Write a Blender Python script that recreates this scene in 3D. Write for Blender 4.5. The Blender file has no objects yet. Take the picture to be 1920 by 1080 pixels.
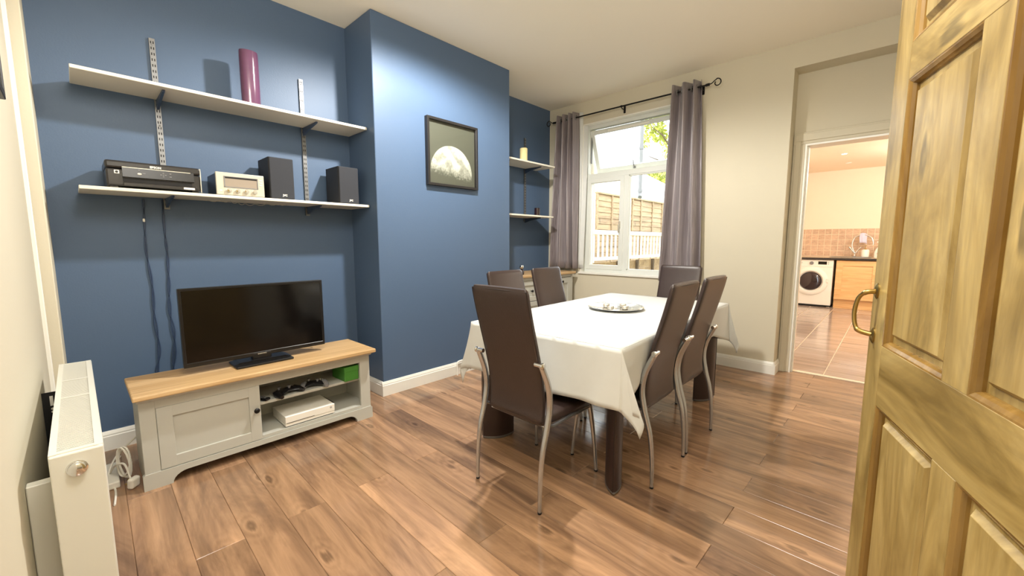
import bpy, bmesh, math, random
from mathutils import Vector, Matrix
random.seed(7)
C = bpy.context.scene.collection
S = bpy.context.scene
PI = math.pi

# ------------------------------------------------------------------ camera
cam = bpy.data.cameras.new('camera'); co = bpy.data.objects.new('camera', cam); C.objects.link(co)
cam.sensor_width = 36.0; cam.lens = 764.7 / 1920 * 36.0
cam.clip_start = 0.02; cam.clip_end = 200
co.location = (0, 0, 1.2)
co.rotation_euler = (PI / 2 - 0.1117, 0.0005, 0.7526)
S.camera = co

# ------------------------------------------------------------------ light
W = bpy.data.worlds.new('world'); S.world = W; W.use_nodes = True
bg = W.node_tree.nodes['Background']
bg.inputs[0].default_value = (0.86, 0.93, 1.0, 1); bg.inputs[1].default_value = 8.0
LAMP_W, HALL_W, KIT_W = 290, 70, 58
def lamp(name, kind, loc, power, col, size=0.06, rot=(0, 0, 0), spot=None):
    l = bpy.data.lights.new(name, kind); l.energy = power; l.color = col
    if kind == 'AREA': l.size = size
    else: l.shadow_soft_size = size
    if spot: l.spot_size, l.spot_blend = spot
    o = bpy.data.objects.new(name, l); C.objects.link(o); o.location = loc; o.rotation_euler = rot
    return o
lamp('ceiling_lamp', 'SPOT', (-1.86, 1.80, 2.76), LAMP_W, (1.0, 0.96, 0.89), 0.05, spot=(math.radians(172), 0.35))
lamp('room_fill', 'POINT', (-0.55, 0.35, 2.55), 92, (1.0, 0.97, 0.92), 0.35)  # added soft frontal fill above the camera, no fixture there
lamp('hall_fill', 'POINT', (0.95, 0.1, 2.45), HALL_W, (1.0, 0.95, 0.87), 0.25)  # added fill entering through the doorway, its source unseen
S.view_settings.view_transform = 'Standard'
S.view_settings.look = 'None'
S.view_settings.gamma = 1.0
S.view_settings.use_curve_mapping = False
S.view_settings.exposure = -0.06
S.cycles.max_bounces = 10; S.cycles.diffuse_bounces = 6; S.cycles.transparent_max_bounces = 16
S.cycles.sample_clamp_indirect = 6.0
S.cycles.use_denoising = True

# ------------------------------------------------------------------ materials
def lin(r, g, b):
    f = lambda c: (c / 255 / 12.92) if c / 255 <= 0.04045 else ((c / 255 + 0.055) / 1.055) ** 2.4
    return (f(r), f(g), f(b), 1)
def nodes(name):
    m = bpy.data.materials.new(name); m.use_nodes = True
    nt = m.node_tree; b = nt.nodes['Principled BSDF']
    return m, nt, b
def N(nt, t, **kw):
    n = nt.nodes.new(t)
    for k, v in kw.items(): setattr(n, k, v)
    return n
def mat(name, col, rough=0.5, metal=0.0, var=0.06, scale=8.0, bump=0.0, bscale=60.0, spec=0.5, coat=0.0, sheen=0.0):
    m, nt, b = nodes(name); L = nt.links.new
    tc = N(nt, 'ShaderNodeTexCoord')
    nz = N(nt, 'ShaderNodeTexNoise'); nz.inputs['Scale'].default_value = scale; nz.inputs['Detail'].default_value = 4
    L(tc.outputs['Object'], nz.inputs['Vector'])
    mx = N(nt, 'ShaderNodeMix', data_type='RGBA')
    mx.inputs[6].default_value = tuple(c * (1 - var) for c in col[:3]) + (1,)
    mx.inputs[7].default_value = tuple(min(1, c * (1 + var)) for c in col[:3]) + (1,)
    L(nz.outputs[0], mx.inputs[0]); L(mx.outputs[2], b.inputs['Base Color'])
    b.inputs['Roughness'].default_value = rough; b.inputs['Metallic'].default_value = metal
    b.inputs['Specular IOR Level'].default_value = spec
    b.inputs['Coat Weight'].default_value = coat
    b.inputs['Sheen Weight'].default_value = sheen
    if bump:
        n2 = N(nt, 'ShaderNodeTexNoise'); n2.inputs['Scale'].default_value = bscale; n2.inputs['Detail'].default_value = 3
        bp = N(nt, 'ShaderNodeBump'); bp.inputs['Strength'].default_value = bump; bp.inputs['Distance'].default_value = 0.01
        L(tc.outputs['Object'], n2.inputs['Vector']); L(n2.outputs[0], bp.inputs['Height']); L(bp.outputs[0], b.inputs['Normal'])
    return m
def wood(name, c1, c2, c3, rough=0.4, stretch=(1.2, 14, 14), knots='Y', per_object=0.0, spec=0.5, bump=0.08):
    """streaky timber: long axis = local x"""
    m, nt, b = nodes(name); L = nt.links.new
    tc = N(nt, 'ShaderNodeTexCoord'); oi = N(nt, 'ShaderNodeObjectInfo')
    ad = N(nt, 'ShaderNodeVectorMath', operation='MULTIPLY_ADD')
    ad.inputs[1].default_value = (1, 1, 1)
    sc = N(nt, 'ShaderNodeVectorMath', operation='SCALE'); sc.inputs[0].default_value = (37, 91, 53)
    L(oi.outputs['Random'], sc.inputs['Scale'])
    L(tc.outputs['Object'], ad.inputs[0]); L(sc.outputs[0], ad.inputs[2])
    mp = N(nt, 'ShaderNodeMapping'); mp.inputs['Scale'].default_value = stretch
    L(ad.outputs[0], mp.inputs['Vector'])
    n1 = N(nt, 'ShaderNodeTexNoise'); n1.inputs['Scale'].default_value = 1.0; n1.inputs['Detail'].default_value = 6; n1.inputs['Roughness'].default_value = 0.62
    n1.inputs['Distortion'].default_value = 1.3
    L(mp.outputs[0], n1.inputs['Vector'])
    mp2 = N(nt, 'ShaderNodeMapping'); mp2.inputs['Scale'].default_value = (stretch[0] * 2.2, stretch[1] * 7, stretch[2] * 7)
    L(ad.outputs[0], mp2.inputs['Vector'])
    n2 = N(nt, 'ShaderNodeTexNoise'); n2.inputs['Scale'].default_value = 1.0; n2.inputs['Detail'].default_value = 4; n2.inputs['Distortion'].default_value = 0.6
    L(mp2.outputs[0], n2.inputs['Vector'])
    r = N(nt, 'ShaderNodeValToRGB'); e = r.color_ramp.elements
    e[0].position = 0.30; e[0].color = c1; e[1].position = 0.68; e[1].color = c3
    em = e.new(0.48); em.color = c2
    L(n1.outputs[0], r.inputs[0])
    mr = N(nt, 'ShaderNodeMapRange'); mr.inputs['From Min'].default_value = 0.3; mr.inputs['From Max'].default_value = 0.7
    mr.inputs['To Min'].default_value = 0.82; mr.inputs['To Max'].default_value = 1.12
    L(n2.outputs[0], mr.inputs[0])
    last = mr.outputs[0]
    if knots:
        # flat knots: length along x, width along the board's other face axis
        sx = N(nt, 'ShaderNodeSeparateXYZ'); L(ad.outputs[0], sx.inputs[0])
        cx = N(nt, 'ShaderNodeCombineXYZ')
        kx = N(nt, 'ShaderNodeMath', operation='MULTIPLY'); kx.inputs[1].default_value = 2.8; L(sx.outputs['X'], kx.inputs[0])
        ky = N(nt, 'ShaderNodeMath', operation='MULTIPLY'); ky.inputs[1].default_value = 6.5; L(sx.outputs[knots if isinstance(knots, str) else 'Y'], ky.inputs[0])
        L(kx.outputs[0], cx.inputs[0]); L(ky.outputs[0], cx.inputs[1])
        v = N(nt, 'ShaderNodeTexVoronoi', voronoi_dimensions='2D'); v.inputs['Scale'].default_value = 1.0; L(cx.outputs[0], v.inputs['Vector'])
        wob = N(nt, 'ShaderNodeMath', operation='MULTIPLY_ADD'); wob.inputs[1].default_value = 0.25; L(n2.outputs[0], wob.inputs[0]); L(v.outputs['Distance'], wob.inputs[2])
        k = N(nt, 'ShaderNodeMapRange'); k.inputs['From Min'].default_value = 0.15; k.inputs['From Max'].default_value = 0.26
        k.inputs['To Min'].default_value = 0.42; k.inputs['To Max'].default_value = 0.0
        L(wob.outputs[0], k.inputs[0])
        sc_ = N(nt, 'ShaderNodeSeparateColor'); L(v.outputs['Color'], sc_.inputs[0])
        on = N(nt, 'ShaderNodeMath', operation='GREATER_THAN'); on.inputs[1].default_value = 0.62; L(sc_.outputs[0], on.inputs[0])
        rg = N(nt, 'ShaderNodeMath', operation='MULTIPLY'); rg.inputs[1].default_value = 42.0; L(wob.outputs[0], rg.inputs[0])
        sn = N(nt, 'ShaderNodeMath', operation='SINE'); L(rg.outputs[0], sn.inputs[0])
        fo = N(nt, 'ShaderNodeMapRange'); fo.inputs['From Min'].default_value = 0.15; fo.inputs['From Max'].default_value = 0.62; fo.inputs['To Min'].default_value = 0.13; fo.inputs['To Max'].default_value = 0.0
        L(wob.outputs[0], fo.inputs[0])
        rs = N(nt, 'ShaderNodeMath', operation='MULTIPLY'); L(sn.outputs[0], rs.inputs[0]); L(fo.outputs[0], rs.inputs[1])
        su = N(nt, 'ShaderNodeMath', operation='ADD'); L(k.outputs[0], su.inputs[0]); L(rs.outputs[0], su.inputs[1])
        gate = N(nt, 'ShaderNodeMath', operation='MULTIPLY'); L(su.outputs[0], gate.inputs[0]); L(on.outputs[0], gate.inputs[1])
        inv = N(nt, 'ShaderNodeMath', operation='SUBTRACT'); inv.inputs[0].default_value = 1.0; L(gate.outputs[0], inv.inputs[1])
        mm = N(nt, 'ShaderNodeMath', operation='MULTIPLY'); L(last, mm.inputs[0]); L(inv.outputs[0], mm.inputs[1]); last = mm.outputs[0]
    if per_object:
        po = N(nt, 'ShaderNodeMapRange'); po.inputs['To Min'].default_value = 1 - per_object; po.inputs['To Max'].default_value = 1 + per_object
        w = N(nt, 'ShaderNodeMath', operation='FRACT'); w7 = N(nt, 'ShaderNodeMath', operation='MULTIPLY'); w7.inputs[1].default_value = 7.31
        L(oi.outputs['Random'], w7.inputs[0]); L(w7.outputs[0], w.inputs[0]); L(w.outputs[0], po.inputs[0])
        mm = N(nt, 'ShaderNodeMath', operation='MULTIPLY'); L(last, mm.inputs[0]); L(po.outputs[0], mm.inputs[1]); last = mm.outputs[0]
    vm = N(nt, 'ShaderNodeVectorMath', operation='SCALE'); L(r.outputs[0], vm.inputs[0]); L(last, vm.inputs['Scale'])
    L(vm.outputs[0], b.inputs['Base Color'])
    b.inputs['Roughness'].default_value = rough; b.inputs['Specular IOR Level'].default_value = spec
    bp = N(nt, 'ShaderNodeBump'); bp.inputs['Strength'].default_value = bump; bp.inputs['Distance'].default_value = 0.004
    L(n2.outputs[0], bp.inputs['Height']); L(bp.outputs[0], b.inputs['Normal'])
    return m
def glass_mat(name, tint=(1, 1, 1, 1), rough=0.0, ior=1.45):
    m = bpy.data.materials.new(name); m.use_nodes = True; nt = m.node_tree; nt.nodes.clear(); L = nt.links.new
    o = N(nt, 'ShaderNodeOutputMaterial'); t = N(nt, 'ShaderNodeBsdfTransparent'); g = N(nt, 'ShaderNodeBsdfGlossy')
    t.inputs[0].default_value = tint; g.inputs['Roughness'].default_value = rough
    f = N(nt, 'ShaderNodeFresnel'); f.inputs[0].default_value = ior
    mx = N(nt, 'ShaderNodeMixShader'); L(f.outputs[0], mx.inputs[0]); L(t.outputs[0], mx.inputs[1]); L(g.outputs[0], mx.inputs[2]); L(mx.outputs[0], o.inputs[0])
    return m
def emit_mat(name, col, s):
    m, nt, b = nodes(name)
    b.inputs['Emission Color'].default_value = col; b.inputs['Emission Strength'].default_value = s
    return m

M = {}
M['blue'] = mat('blue_paint', lin(78, 98, 125), 0.48, var=0.05, scale=1.5, bump=0.05, bscale=120, spec=0.36)
M['cream'] = mat('cream_paint', lin(204, 197, 177), 0.7, var=0.02, scale=1.2, bump=0.04, bscale=90, spec=0.3)
M['ceiling'] = mat('ceiling_paint', lin(243, 237, 223), 0.8, var=0.015, scale=1, bump=0.04, bscale=60, spec=0.2)
M['kwall'] = mat('kitchen_paint', lin(236, 222, 202), 0.65, var=0.02, spec=0.3)
M['gloss'] = mat('white_gloss_paint', lin(230, 229, 222), 0.3, var=0.015)
M['upvc'] = mat('white_window_plastic', lin(216, 219, 214), 0.3, var=0.01)
M['rad'] = mat('white_enamel', lin(206, 205, 196), 0.3, var=0.01)
M['shelf'] = mat('white_melamine', lin(226, 220, 204), 0.35, var=0.02)
M['sage'] = mat('sage_grey_paint', lin(184, 184, 176), 0.45, var=0.03, bump=0.02)
M['steel'] = mat('brushed_steel', lin(124, 125, 126), 0.36, 0.45, var=0.05)
M['chrome'] = mat('chrome', lin(222, 223, 224), 0.09, 1.0, var=0.02)
M['satinchrome'] = mat('satin_chrome', lin(192, 194, 197), 0.26, 0.88, var=0.03)
M['bluemetal'] = mat('blue_painted_metal', lin(52, 70, 98), 0.4, var=0.05)
M['cable'] = mat('blue_painted_cable', lin(46, 63, 92), 0.45, var=0.08)
M['black'] = mat('black_plastic', lin(17, 17, 19), 0.3, var=0.1)
M['blackm'] = mat('black_matt', lin(30, 30, 33), 0.6, var=0.12, bump=0.05, bscale=300)
M['printer'] = mat('printer_black', lin(38, 36, 36), 0.28, var=0.15, scale=60)
M['screen'] = mat('dark_screen_glass', lin(9, 8, 8), 0.12, var=0.05)
M['cloth_spk'] = mat('speaker_cloth', lin(44, 46, 52), 0.85, var=0.12, scale=400, bump=0.1, bscale=600)
M['silver'] = mat('silver_plastic', lin(200, 194, 180), 0.35, 0.4, var=0.03)
M['leather'] = mat('brown_leather', lin(55, 43, 40), 0.33, var=0.12, scale=30, bump=0.12, bscale=220, spec=0.5)
M['darkwood'] = mat('brown_leathercloth', lin(48, 32, 28), 0.4, var=0.15, scale=20, bump=0.08, bscale=160)
M['seam'] = mat('brown_piping', lin(34, 22, 19), 0.5, var=0.1)
M['cloth'] = mat('white_linen', lin(206, 208, 206), 0.9, var=0.03, scale=18, bump=0.3, bscale=7, sheen=0.2, spec=0.2)
M['purple'] = mat('plum_glaze', lin(96, 62, 88), 0.12, var=0.12, scale=20, coat=0.5)
M['wax'] = mat('cream_wax', lin(232, 218, 160), 0.6, var=0.05)
M['darkglass'] = mat('dark_glass', lin(38, 24, 30), 0.08, var=0.1, coat=0.6)
M['white'] = mat('white_plastic', lin(236, 233, 224), 0.35, var=0.02)
M['display'] = mat('unlit_display', lin(150, 138, 124), 0.2, var=0.04)
M['green'] = mat('green_card', lin(66, 128, 48), 0.45, var=0.12, scale=25)
M['brass'] = mat('aged_brass', lin(176, 150, 92), 0.28, 1.0, var=0.15, scale=30)
M['frame_black'] = mat('black_frame', lin(34, 32, 32), 0.4, var=0.1, scale=60)
M['iron'] = mat('black_iron', lin(24, 22, 22), 0.4, 0.5, var=0.1)
M['grout'] = mat('pale_grout', lin(232, 216, 192), 0.8, var=0.04)
M['counter'] = mat('pale_worktop', lin(210, 190, 160), 0.3, var=0.1, scale=60)
M['counterdark'] = mat('dark_worktop_edge', lin(48, 42, 40), 0.3, var=0.2, scale=80)
M['dark'] = mat('dark_void', lin(20, 18, 17), 0.8, var=0.1)
M['grey'] = mat('grey_plastic', lin(120, 120, 122), 0.4, var=0.05)
M['lavender'] = mat('lavender_cloth', lin(205, 204, 228), 0.9, var=0.06, scale=40)
M['red'] = mat('red_label', lin(205, 70, 60), 0.5, var=0.05)
M['render'] = mat('white_render', lin(245, 245, 242), 0.85, var=0.02)
M['pipe'] = mat('grey_downpipe', lin(100, 99, 95), 0.5, var=0.05)
M['roof'] = mat('pale_roof', lin(225, 222, 220), 0.8, var=0.05)
M['lawn'] = mat('rough_lawn', lin(110, 112, 52), 0.95, var=0.3, scale=3)
M['bark'] = mat('tree_bark', lin(90, 74, 54), 0.9, var=0.2)
M['leaf'] = mat('spring_leaf', lin(180, 184, 84), 0.6, var=0.35, scale=1.5)
M['whitewood'] = mat('white_painted_timber', lin(214, 206, 188), 0.6, var=0.04)
M['cocoa'] = mat('coffee_carpet', lin(120, 104, 88), 0.95, var=0.2, scale=200)
M['pane'] = glass_mat('window_glass')
M['clear'] = glass_mat('clear_glass', (0.985, 0.99, 0.985, 1), 0.0, 1.2)
M['lampglow'] = emit_mat('lit_lamp', (1.0, 0.9, 0.72, 1), 25)
M['oak'] = wood('oak_top', lin(172, 138, 94), lin(190, 156, 110), lin(206, 174, 130), 0.42, (1.0, 16, 16), False, 0.0)
M['plank'] = wood('floor_laminate', lin(112, 87, 70), lin(147, 115, 89), lin(182, 144, 111), 0.15, (0.9, 6, 6), True, 0.24, bump=0.04)
M['pine'] = wood('stained_pine', lin(116, 94, 46), lin(152, 128, 74), lin(178, 155, 100), 0.34, (2.2, 9, 9), 'Z', 0.0, bump=0.06)
M['pine_stain_shade'] = wood('stained_shaded_pine_moulding', lin(96, 68, 26), lin(124, 94, 44), lin(148, 118, 66), 0.2, (1.4, 6, 6), False, 0.0)  # deeper stain, with the shade of the door recesses put into the colour
M['maple'] = wood('maple_door', lin(214, 164, 108), lin(226, 180, 124), lin(236, 194, 140), 0.4, (1.0, 12, 12), False, 0.0)
M['fencewood'] = wood('fence_timber', lin(120, 98, 70), lin(146, 122, 90), lin(166, 142, 106), 0.8, (1.0, 9, 9), True, 0.08)
M['ktile'] = wood('wood_effect_tile', lin(142, 124, 112), lin(166, 148, 136), lin(188, 172, 160), 0.14, (0.9, 10, 10), False, 0.06, bump=0.02)
M['walltile'] = wood('peach_wall_tile', lin(190, 160, 136), lin(204, 174, 148), lin(214, 186, 160), 0.3, (9, 9, 9), False, 0.07, bump=0.02)
# satin curtain with fine vertical slubs
m, nt, b = nodes('grey_satin'); L = nt.links.new
tc = N(nt, 'ShaderNodeTexCoord'); mp = N(nt, 'ShaderNodeMapping'); mp.inputs['Scale'].default_value = (160, 160, 1.2)
nz = N(nt, 'ShaderNodeTexNoise'); nz.inputs['Scale'].default_value = 1.0; nz.inputs['Detail'].default_value = 3
L(tc.outputs['Object'], mp.inputs[0]); L(mp.outputs[0], nz.inputs['Vector'])
r = N(nt, 'ShaderNodeValToRGB'); r.color_ramp.elements[0].position = 0.35; r.color_ramp.elements[0].color = lin(108, 99, 102)
r.color_ramp.elements[1].position = 0.68; r.color_ramp.elements[1].color = lin(146, 137, 140)
L(nz.outputs[0], r.inputs[0]); L(r.outputs[0], b.inputs['Base Color'])
b.inputs['Roughness'].default_value = 0.34; b.inputs['Sheen Weight'].default_value = 0.2; b.inputs['Specular IOR Level'].default_value = 0.8
M['satin'] = m
# moon print
m, nt, b = nodes('moon_print'); L = nt.links.new
tc = N(nt, 'ShaderNodeTexCoord'); sp = N(nt, 'ShaderNodeSeparateXYZ'); L(tc.outputs['Object'], sp.inputs[0])
def MA(op, a, bb=None, clamp=False):
    n = N(nt, 'ShaderNodeMath', operation=op, use_clamp=clamp)
    for i, v in enumerate((a, bb)):
        if v is None: continue
        if isinstance(v, (int, float)): n.inputs[i].default_value = v
        else: L(v, n.inputs[i])
    return n.outputs[0]
yy = MA('ADD', sp.outputs['Y'], 0.005); zz = MA('ADD', sp.outputs['Z'], 0.150)
rr = MA('SQRT', MA('ADD', MA('MULTIPLY', yy, yy), MA('MULTIPLY', zz, zz)))
disc = MA('MULTIPLY', MA('SUBTRACT', 0.226, rr), 300, True)
big = N(nt, 'ShaderNodeTexNoise'); big.inputs['Scale'].default_value = 13; big.inputs['Detail'].default_value = 5
fine = N(nt, 'ShaderNodeTexNoise'); fine.inputs['Scale'].default_value = 60; fine.inputs['Detail'].default_value = 4
vor = N(nt, 'ShaderNodeTexVoronoi'); vor.inputs['Scale'].default_value = 45
for n_ in (big, fine, vor): L(tc.outputs['Object'], n_.inputs['Vector'])
term = MA('ADD', MA('ADD', zz, MA('MULTIPLY', yy, 0.12)), MA('MULTIPLY', MA('SUBTRACT', fine.outputs[0], 0.5), 0.13))
lit = MA('MULTIPLY', MA('ADD', term, 0.035), 9, True)
maria = N(nt, 'ShaderNodeMapRange'); maria.inputs[1].default_value = 0.40; maria.inputs[2].default_value = 0.57
maria.inputs[3].default_value = 0.42; maria.inputs[4].default_value = 1.02; L(big.outputs[0], maria.inputs[0])
crat = N(nt, 'ShaderNodeMapRange'); crat.inputs[1].default_value = 0.1; crat.inputs[2].default_value = 0.5
crat.inputs[3].default_value = 0.8; crat.inputs[4].default_value = 1.05; L(vor.outputs['Distance'], crat.inputs[0])
val = MA('MULTIPLY', MA('MULTIPLY', maria.outputs[0], crat.outputs[0]), MA('MULTIPLY', lit, disc))
mx = N(nt, 'ShaderNodeMix', data_type='RGBA'); mx.inputs[6].default_value = lin(80, 81, 70); mx.inputs[7].default_value = lin(196, 196, 182)
L(val, mx.inputs[0]); L(mx.outputs[2], b.inputs['Base Color']); b.inputs['Roughness'].default_value = 0.5
M['moon'] = m

# ------------------------------------------------------------------ mesh helpers
def new(): return bmesh.new()
def add_box(bm, x0, x1, y0, y1, z0, z1, bev=0.0, seg=1, mtx=None):
    r = bmesh.ops.create_cube(bm, size=1.0)
    v = r['verts']
    for q in v: q.co = Vector(((x0 + x1) / 2 + q.co.x * (x1 - x0), (y0 + y1) / 2 + q.co.y * (y1 - y0), (z0 + z1) / 2 + q.co.z * (z1 - z0)))
    if bev:
        ed = list({e for q in v for e in q.link_edges})
        rr = bmesh.ops.bevel(bm, geom=ed, offset=bev, segments=seg, affect='EDGES', profile=0.5)
        v = list({q for f in rr['faces'] for q in f.verts} | {q for q in v if q.is_valid})
    if mtx is not None:
        for q in v: q.co = mtx @ q.co
    return v
def box(*a, **k):
    bm = new(); add_box(bm, *a, **k); return bm
def add_loft(bm, rings, cap=True, closed=False):
    vs = [[bm.verts.new(p) for p in r] for r in rings]
    n = len(rings[0]); m = len(rings)
    for i in range(m if closed else m - 1):
        a, b_ = vs[i], vs[(i + 1) % m]
        for j in range(n):
            bm.faces.new((a[j], a[(j + 1) % n], b_[(j + 1) % n], b_[j]))
    if cap and not closed:
        bm.faces.new(list(reversed(vs[0]))); bm.faces.new(vs[-1])
    return vs
def add_tube(bm, pts, rad, n=8, closed=False, flat=1.0):
    pts = [Vector(p) for p in pts]; rings = []; m = len(pts); up = None
    rads = rad if isinstance(rad, (list, tuple)) else [rad] * m
    for i, p in enumerate(pts):
        a = pts[(i - 1) % m] if (closed or i) else pts[0]; b_ = pts[(i + 1) % m] if (closed or i < m - 1) else pts[-1]
        t = (b_ - a).normalized()
        if up is None:
            up = Vector((0, 0, 1)) if abs(t.z) < 0.9 else Vector((1, 0, 0))
        s = t.cross(up)
        if s.length < 1e-4: s = t.cross(Vector((0.3, 1, 0.2)))
        s.normalize(); u = s.cross(t).normalized(); up = u
        rings.append([p + (s * math.cos(2 * PI * k / n) + u * math.sin(2 * PI * k / n) * flat) * rads[i] for k in range(n)])
    add_loft(bm, rings, True, closed)
def tube(*a, **k):
    bm = new(); add_tube(bm, *a, **k); return bm
def add_lathe(bm, prof, n=20, axis='Z', origin=(0, 0, 0), sx=1.0, sy=1.0):
    o = Vector(origin); rings = []
    for r_, h in prof:
        ring = []
        for k in range(n):
            a = 2 * PI * k / n; x, y = r_ * math.cos(a) * sx, r_ * math.sin(a) * sy
            p = {'Z': (x, y, h), 'X': (h, x, y), 'Y': (y, h, x)}[axis]
            ring.append(o + Vector(p))
        rings.append(ring)
    add_loft(bm, rings)
def lathe(*a, **k):
    bm = new(); add_lathe(bm, *a, **k); return bm
def add_prism(bm, poly, axis, a0, a1):
    """poly: list of 2D points; axis 'X','Y','Z' extrusion"""
    def P(u, v, w): return {'X': (w, u, v), 'Y': (u, w, v), 'Z': (u, v, w)}[axis]
    lo = [bm.verts.new(P(u, v, a0)) for u, v in poly]; hi = [bm.verts.new(P(u, v, a1)) for u, v in poly]
    n = len(poly)
    for i in range(n): bm.faces.new((lo[i], lo[(i + 1) % n], hi[(i + 1) % n], hi[i]))
    bm.faces.new(list(reversed(lo))); bm.faces.new(hi)
def prism(*a): bm = new(); add_prism(bm, *a); return bm
def curve(pts, n=6):
    """Catmull-Rom through points"""
    P = [Vector(p) for p in pts]; out = []
    for i in range(len(P) - 1):
        p0 = P[max(i - 1, 0)]; p1 = P[i]; p2 = P[i + 1]; p3 = P[min(i + 2, len(P) - 1)]
        for k in range(n):
            t = k / n
            out.append(0.5 * ((2 * p1) + (p2 - p0) * t + (2 * p0 - 5 * p1 + 4 * p2 - p3) * t * t + (-p0 + 3 * p1 - 3 * p2 + p3) * t ** 3))
    out.append(P[-1]); return out
def obj(name, bm, m, parent=None, smooth=False, loc=None, rot=None):
    tiny = name in ('buttons', 'screw', 'bracket_slots', 'pin', 'emblem_cross')
    bmesh.ops.recalc_face_normals(bm, faces=bm.faces[:])
    me = bpy.data.meshes.new(name); bm.to_mesh(me); bm.free()
    if smooth:
        for p in me.polygons: p.use_smooth = True
        me.set_sharp_from_angle(angle=math.radians(40))
    me.materials.append(M[m] if isinstance(m, str) else m)
    o = bpy.data.objects.new(name, me); C.objects.link(o)
    if parent: o.parent = parent
    if loc: o.location = loc
    if rot: o.rotation_euler = rot
    if tiny: o['kind'] = 'stuff'
    return o
def thing(name, label, cat, loc=(0, 0, 0), rz=0.0, group=None):
    o = bpy.data.objects.new(name, None); C.objects.link(o); o.empty_display_size = 0.1
    o.location = loc; o.rotation_euler = (0, 0, rz); o['label'] = label; o['category'] = cat
    if group: o['group'] = group
    return o
def tag(o, label, cat, group=None):
    o['label'] = label; o['category'] = cat
    if group: o['group'] = group
    return o
def struct(name, bm, m, parent=None, smooth=False, label=None, cat=None):
    o = obj(name, bm, m, parent, smooth)
    if parent is None:
        o['kind'] = 'structure'
        if label: o['label'] = label
        if cat: o['category'] = cat
    return o
def dup(root, loc, rz, label, group=None):
    r_ = root.copy(); C.objects.link(r_); r_.location = loc; r_.rotation_euler = (0, 0, rz); r_['label'] = label
    if group: r_['group'] = group
    for ch in list(root.children):
        c_ = ch.copy(); C.objects.link(c_); c_.parent = r_
        for g in ch.children:
            d_ = g.copy(); C.objects.link(d_); d_.parent = c_
    return r_
def text(name, body, size, m, parent, mtx, depth=0.0006, bold=0.0):
    """flat lettering turned into a mesh; mtx places text x-right / y-up plane"""
    c_ = bpy.data.curves.new(name, 'FONT'); c_.body = body; c_.size = size; c_.align_x = 'CENTER'; c_.align_y = 'CENTER'
    c_.extrude = depth; c_.offset = bold; c_.resolution_u = 2
    t = bpy.data.objects.new(name + '_tmp', c_); C.objects.link(t)
    dg = bpy.context.evaluated_depsgraph_get()
    me = bpy.data.meshes.new_from_object(t.evaluated_get(dg))
    bpy.data.objects.remove(t); me.name = name
    me.transform(mtx); me.materials.clear(); me.materials.append(M[m])
    o = bpy.data.objects.new(name, me); C.objects.link(o); o.parent = parent
    return o
# orientation whose text reads correctly on a face looking towards +X (right = +Y, up = +Z)
FACE_X = Matrix(((0, 0, 1, 0), (1, 0, 0, 0), (0, 1, 0, 0), (0, 0, 0, 1)))
def at(x, y, z, base=FACE_X): return Matrix.Translation((x, y, z)) @ base

# ------------------------------------------------------------------ setting
XC, XL, XR, YW, CZ = -2.853, -3.26, -3.33, 4.263, 2.852
YN = -0.132
fl = struct('floor', box(-3.5, 1.5, -0.45, 4.53, -0.12, -0.014), 'dark', label='wood-effect laminate plank floor of the dining room', cat='floor')
PK, PW, PT = -0.0197, 0.161, 0.02
pang = math.atan(PK)
def plank_mesh(L_, W_):
    bm = new(); g = 0.0004; c = 0.0016
    rings = []
    for ins, z in ((g, -0.0139), (g, -c), (g + c, 0.0)):
        rings.append([Vector(((sx * (L_ / 2 - ins)), sy * (W_ / 2 - ins), z)) for sx, sy in ((-1, -1), (1, -1), (1, 1), (-1, 1))])
    add_loft(bm, rings)
    bmesh.ops.recalc_face_normals(bm, faces=bm.faces[:])
    me = bpy.data.meshes.new('plank'); bm.to_mesh(me); bm.free(); me.materials.append(M['plank']); return me
pm = {}
for n in range(-2, 28):
    v0 = 0.022 + PW * n
    if n % 2: cuts = [-3.40, -1.85, -0.45, 0.95]
    else: cuts = [-3.40, -2.53, -1.13, 0.27, 0.95]
    for a, b_ in zip(cuts, cuts[1:]):
        if a > 0.3 and v0 > 0.6: continue
        L_ = round(b_ - a, 3)
        key = L_
        if key not in pm: pm[key] = plank_mesh(L_, PW)
        o = bpy.data.objects.new('plank', pm[key]); C.objects.link(o); o.parent = fl
        xm = (a + b_) / 2; o.location = (xm, v0 + PW / 2 + PK * xm, 0); o.rotation_euler = (0, 0, pang)
struct('ceiling', box(-3.6, 1.6, -0.5, 4.5, CZ, CZ + 0.12), 'ceiling', label='plain cream-white ceiling', cat='ceiling')
struct('wall_left', box(XL - 0.25, XL, -0.33, 1.6, 0, CZ), 'blue', label='dark blue wall behind the television alcove', cat='wall')
struct('wall_left_alcove', box(XR - 0.25, XR, 3.0, YW + 0.05, 0, CZ), 'blue', label='dark blue alcove wall between chimney breast and window', cat='wall')
struct('chimney_breast', box(XL - 0.2, XC, 1.572, 3.012, 0, CZ, bev=0.004), 'blue', label='projecting blue chimney breast with moon picture', cat='wall')
struct('wall_near', box(-3.5, 1.4, -0.33, YN, 0, CZ), 'cream', label='cream wall behind the white radiator', cat='wall')
struct('trim_1', box(XL - 0.02, -2.95, YN - 0.02, -0.079, 0, CZ, bev=0.004), 'cream', label='cream boxed pier at the edge of the blue wall', cat='pier')
struct('trim_2', box(-2.93, -2.90, YN - 0.01, -0.118, 0, 2.4, bev=0.003), 'gloss', label='thin white cable trunking running up beside the cream pier', cat='trunking')
bm = new()
add_box(bm, 0.30, 0.45, 0.62, 4.6, 0, CZ); add_box(bm, 0.30, 0.45, -0.2, 0.62, 2.05, CZ)
struct('wall_right', bm, 'cream', label='cream wall holding the room doorway', cat='wall')
bm = new()
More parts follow.
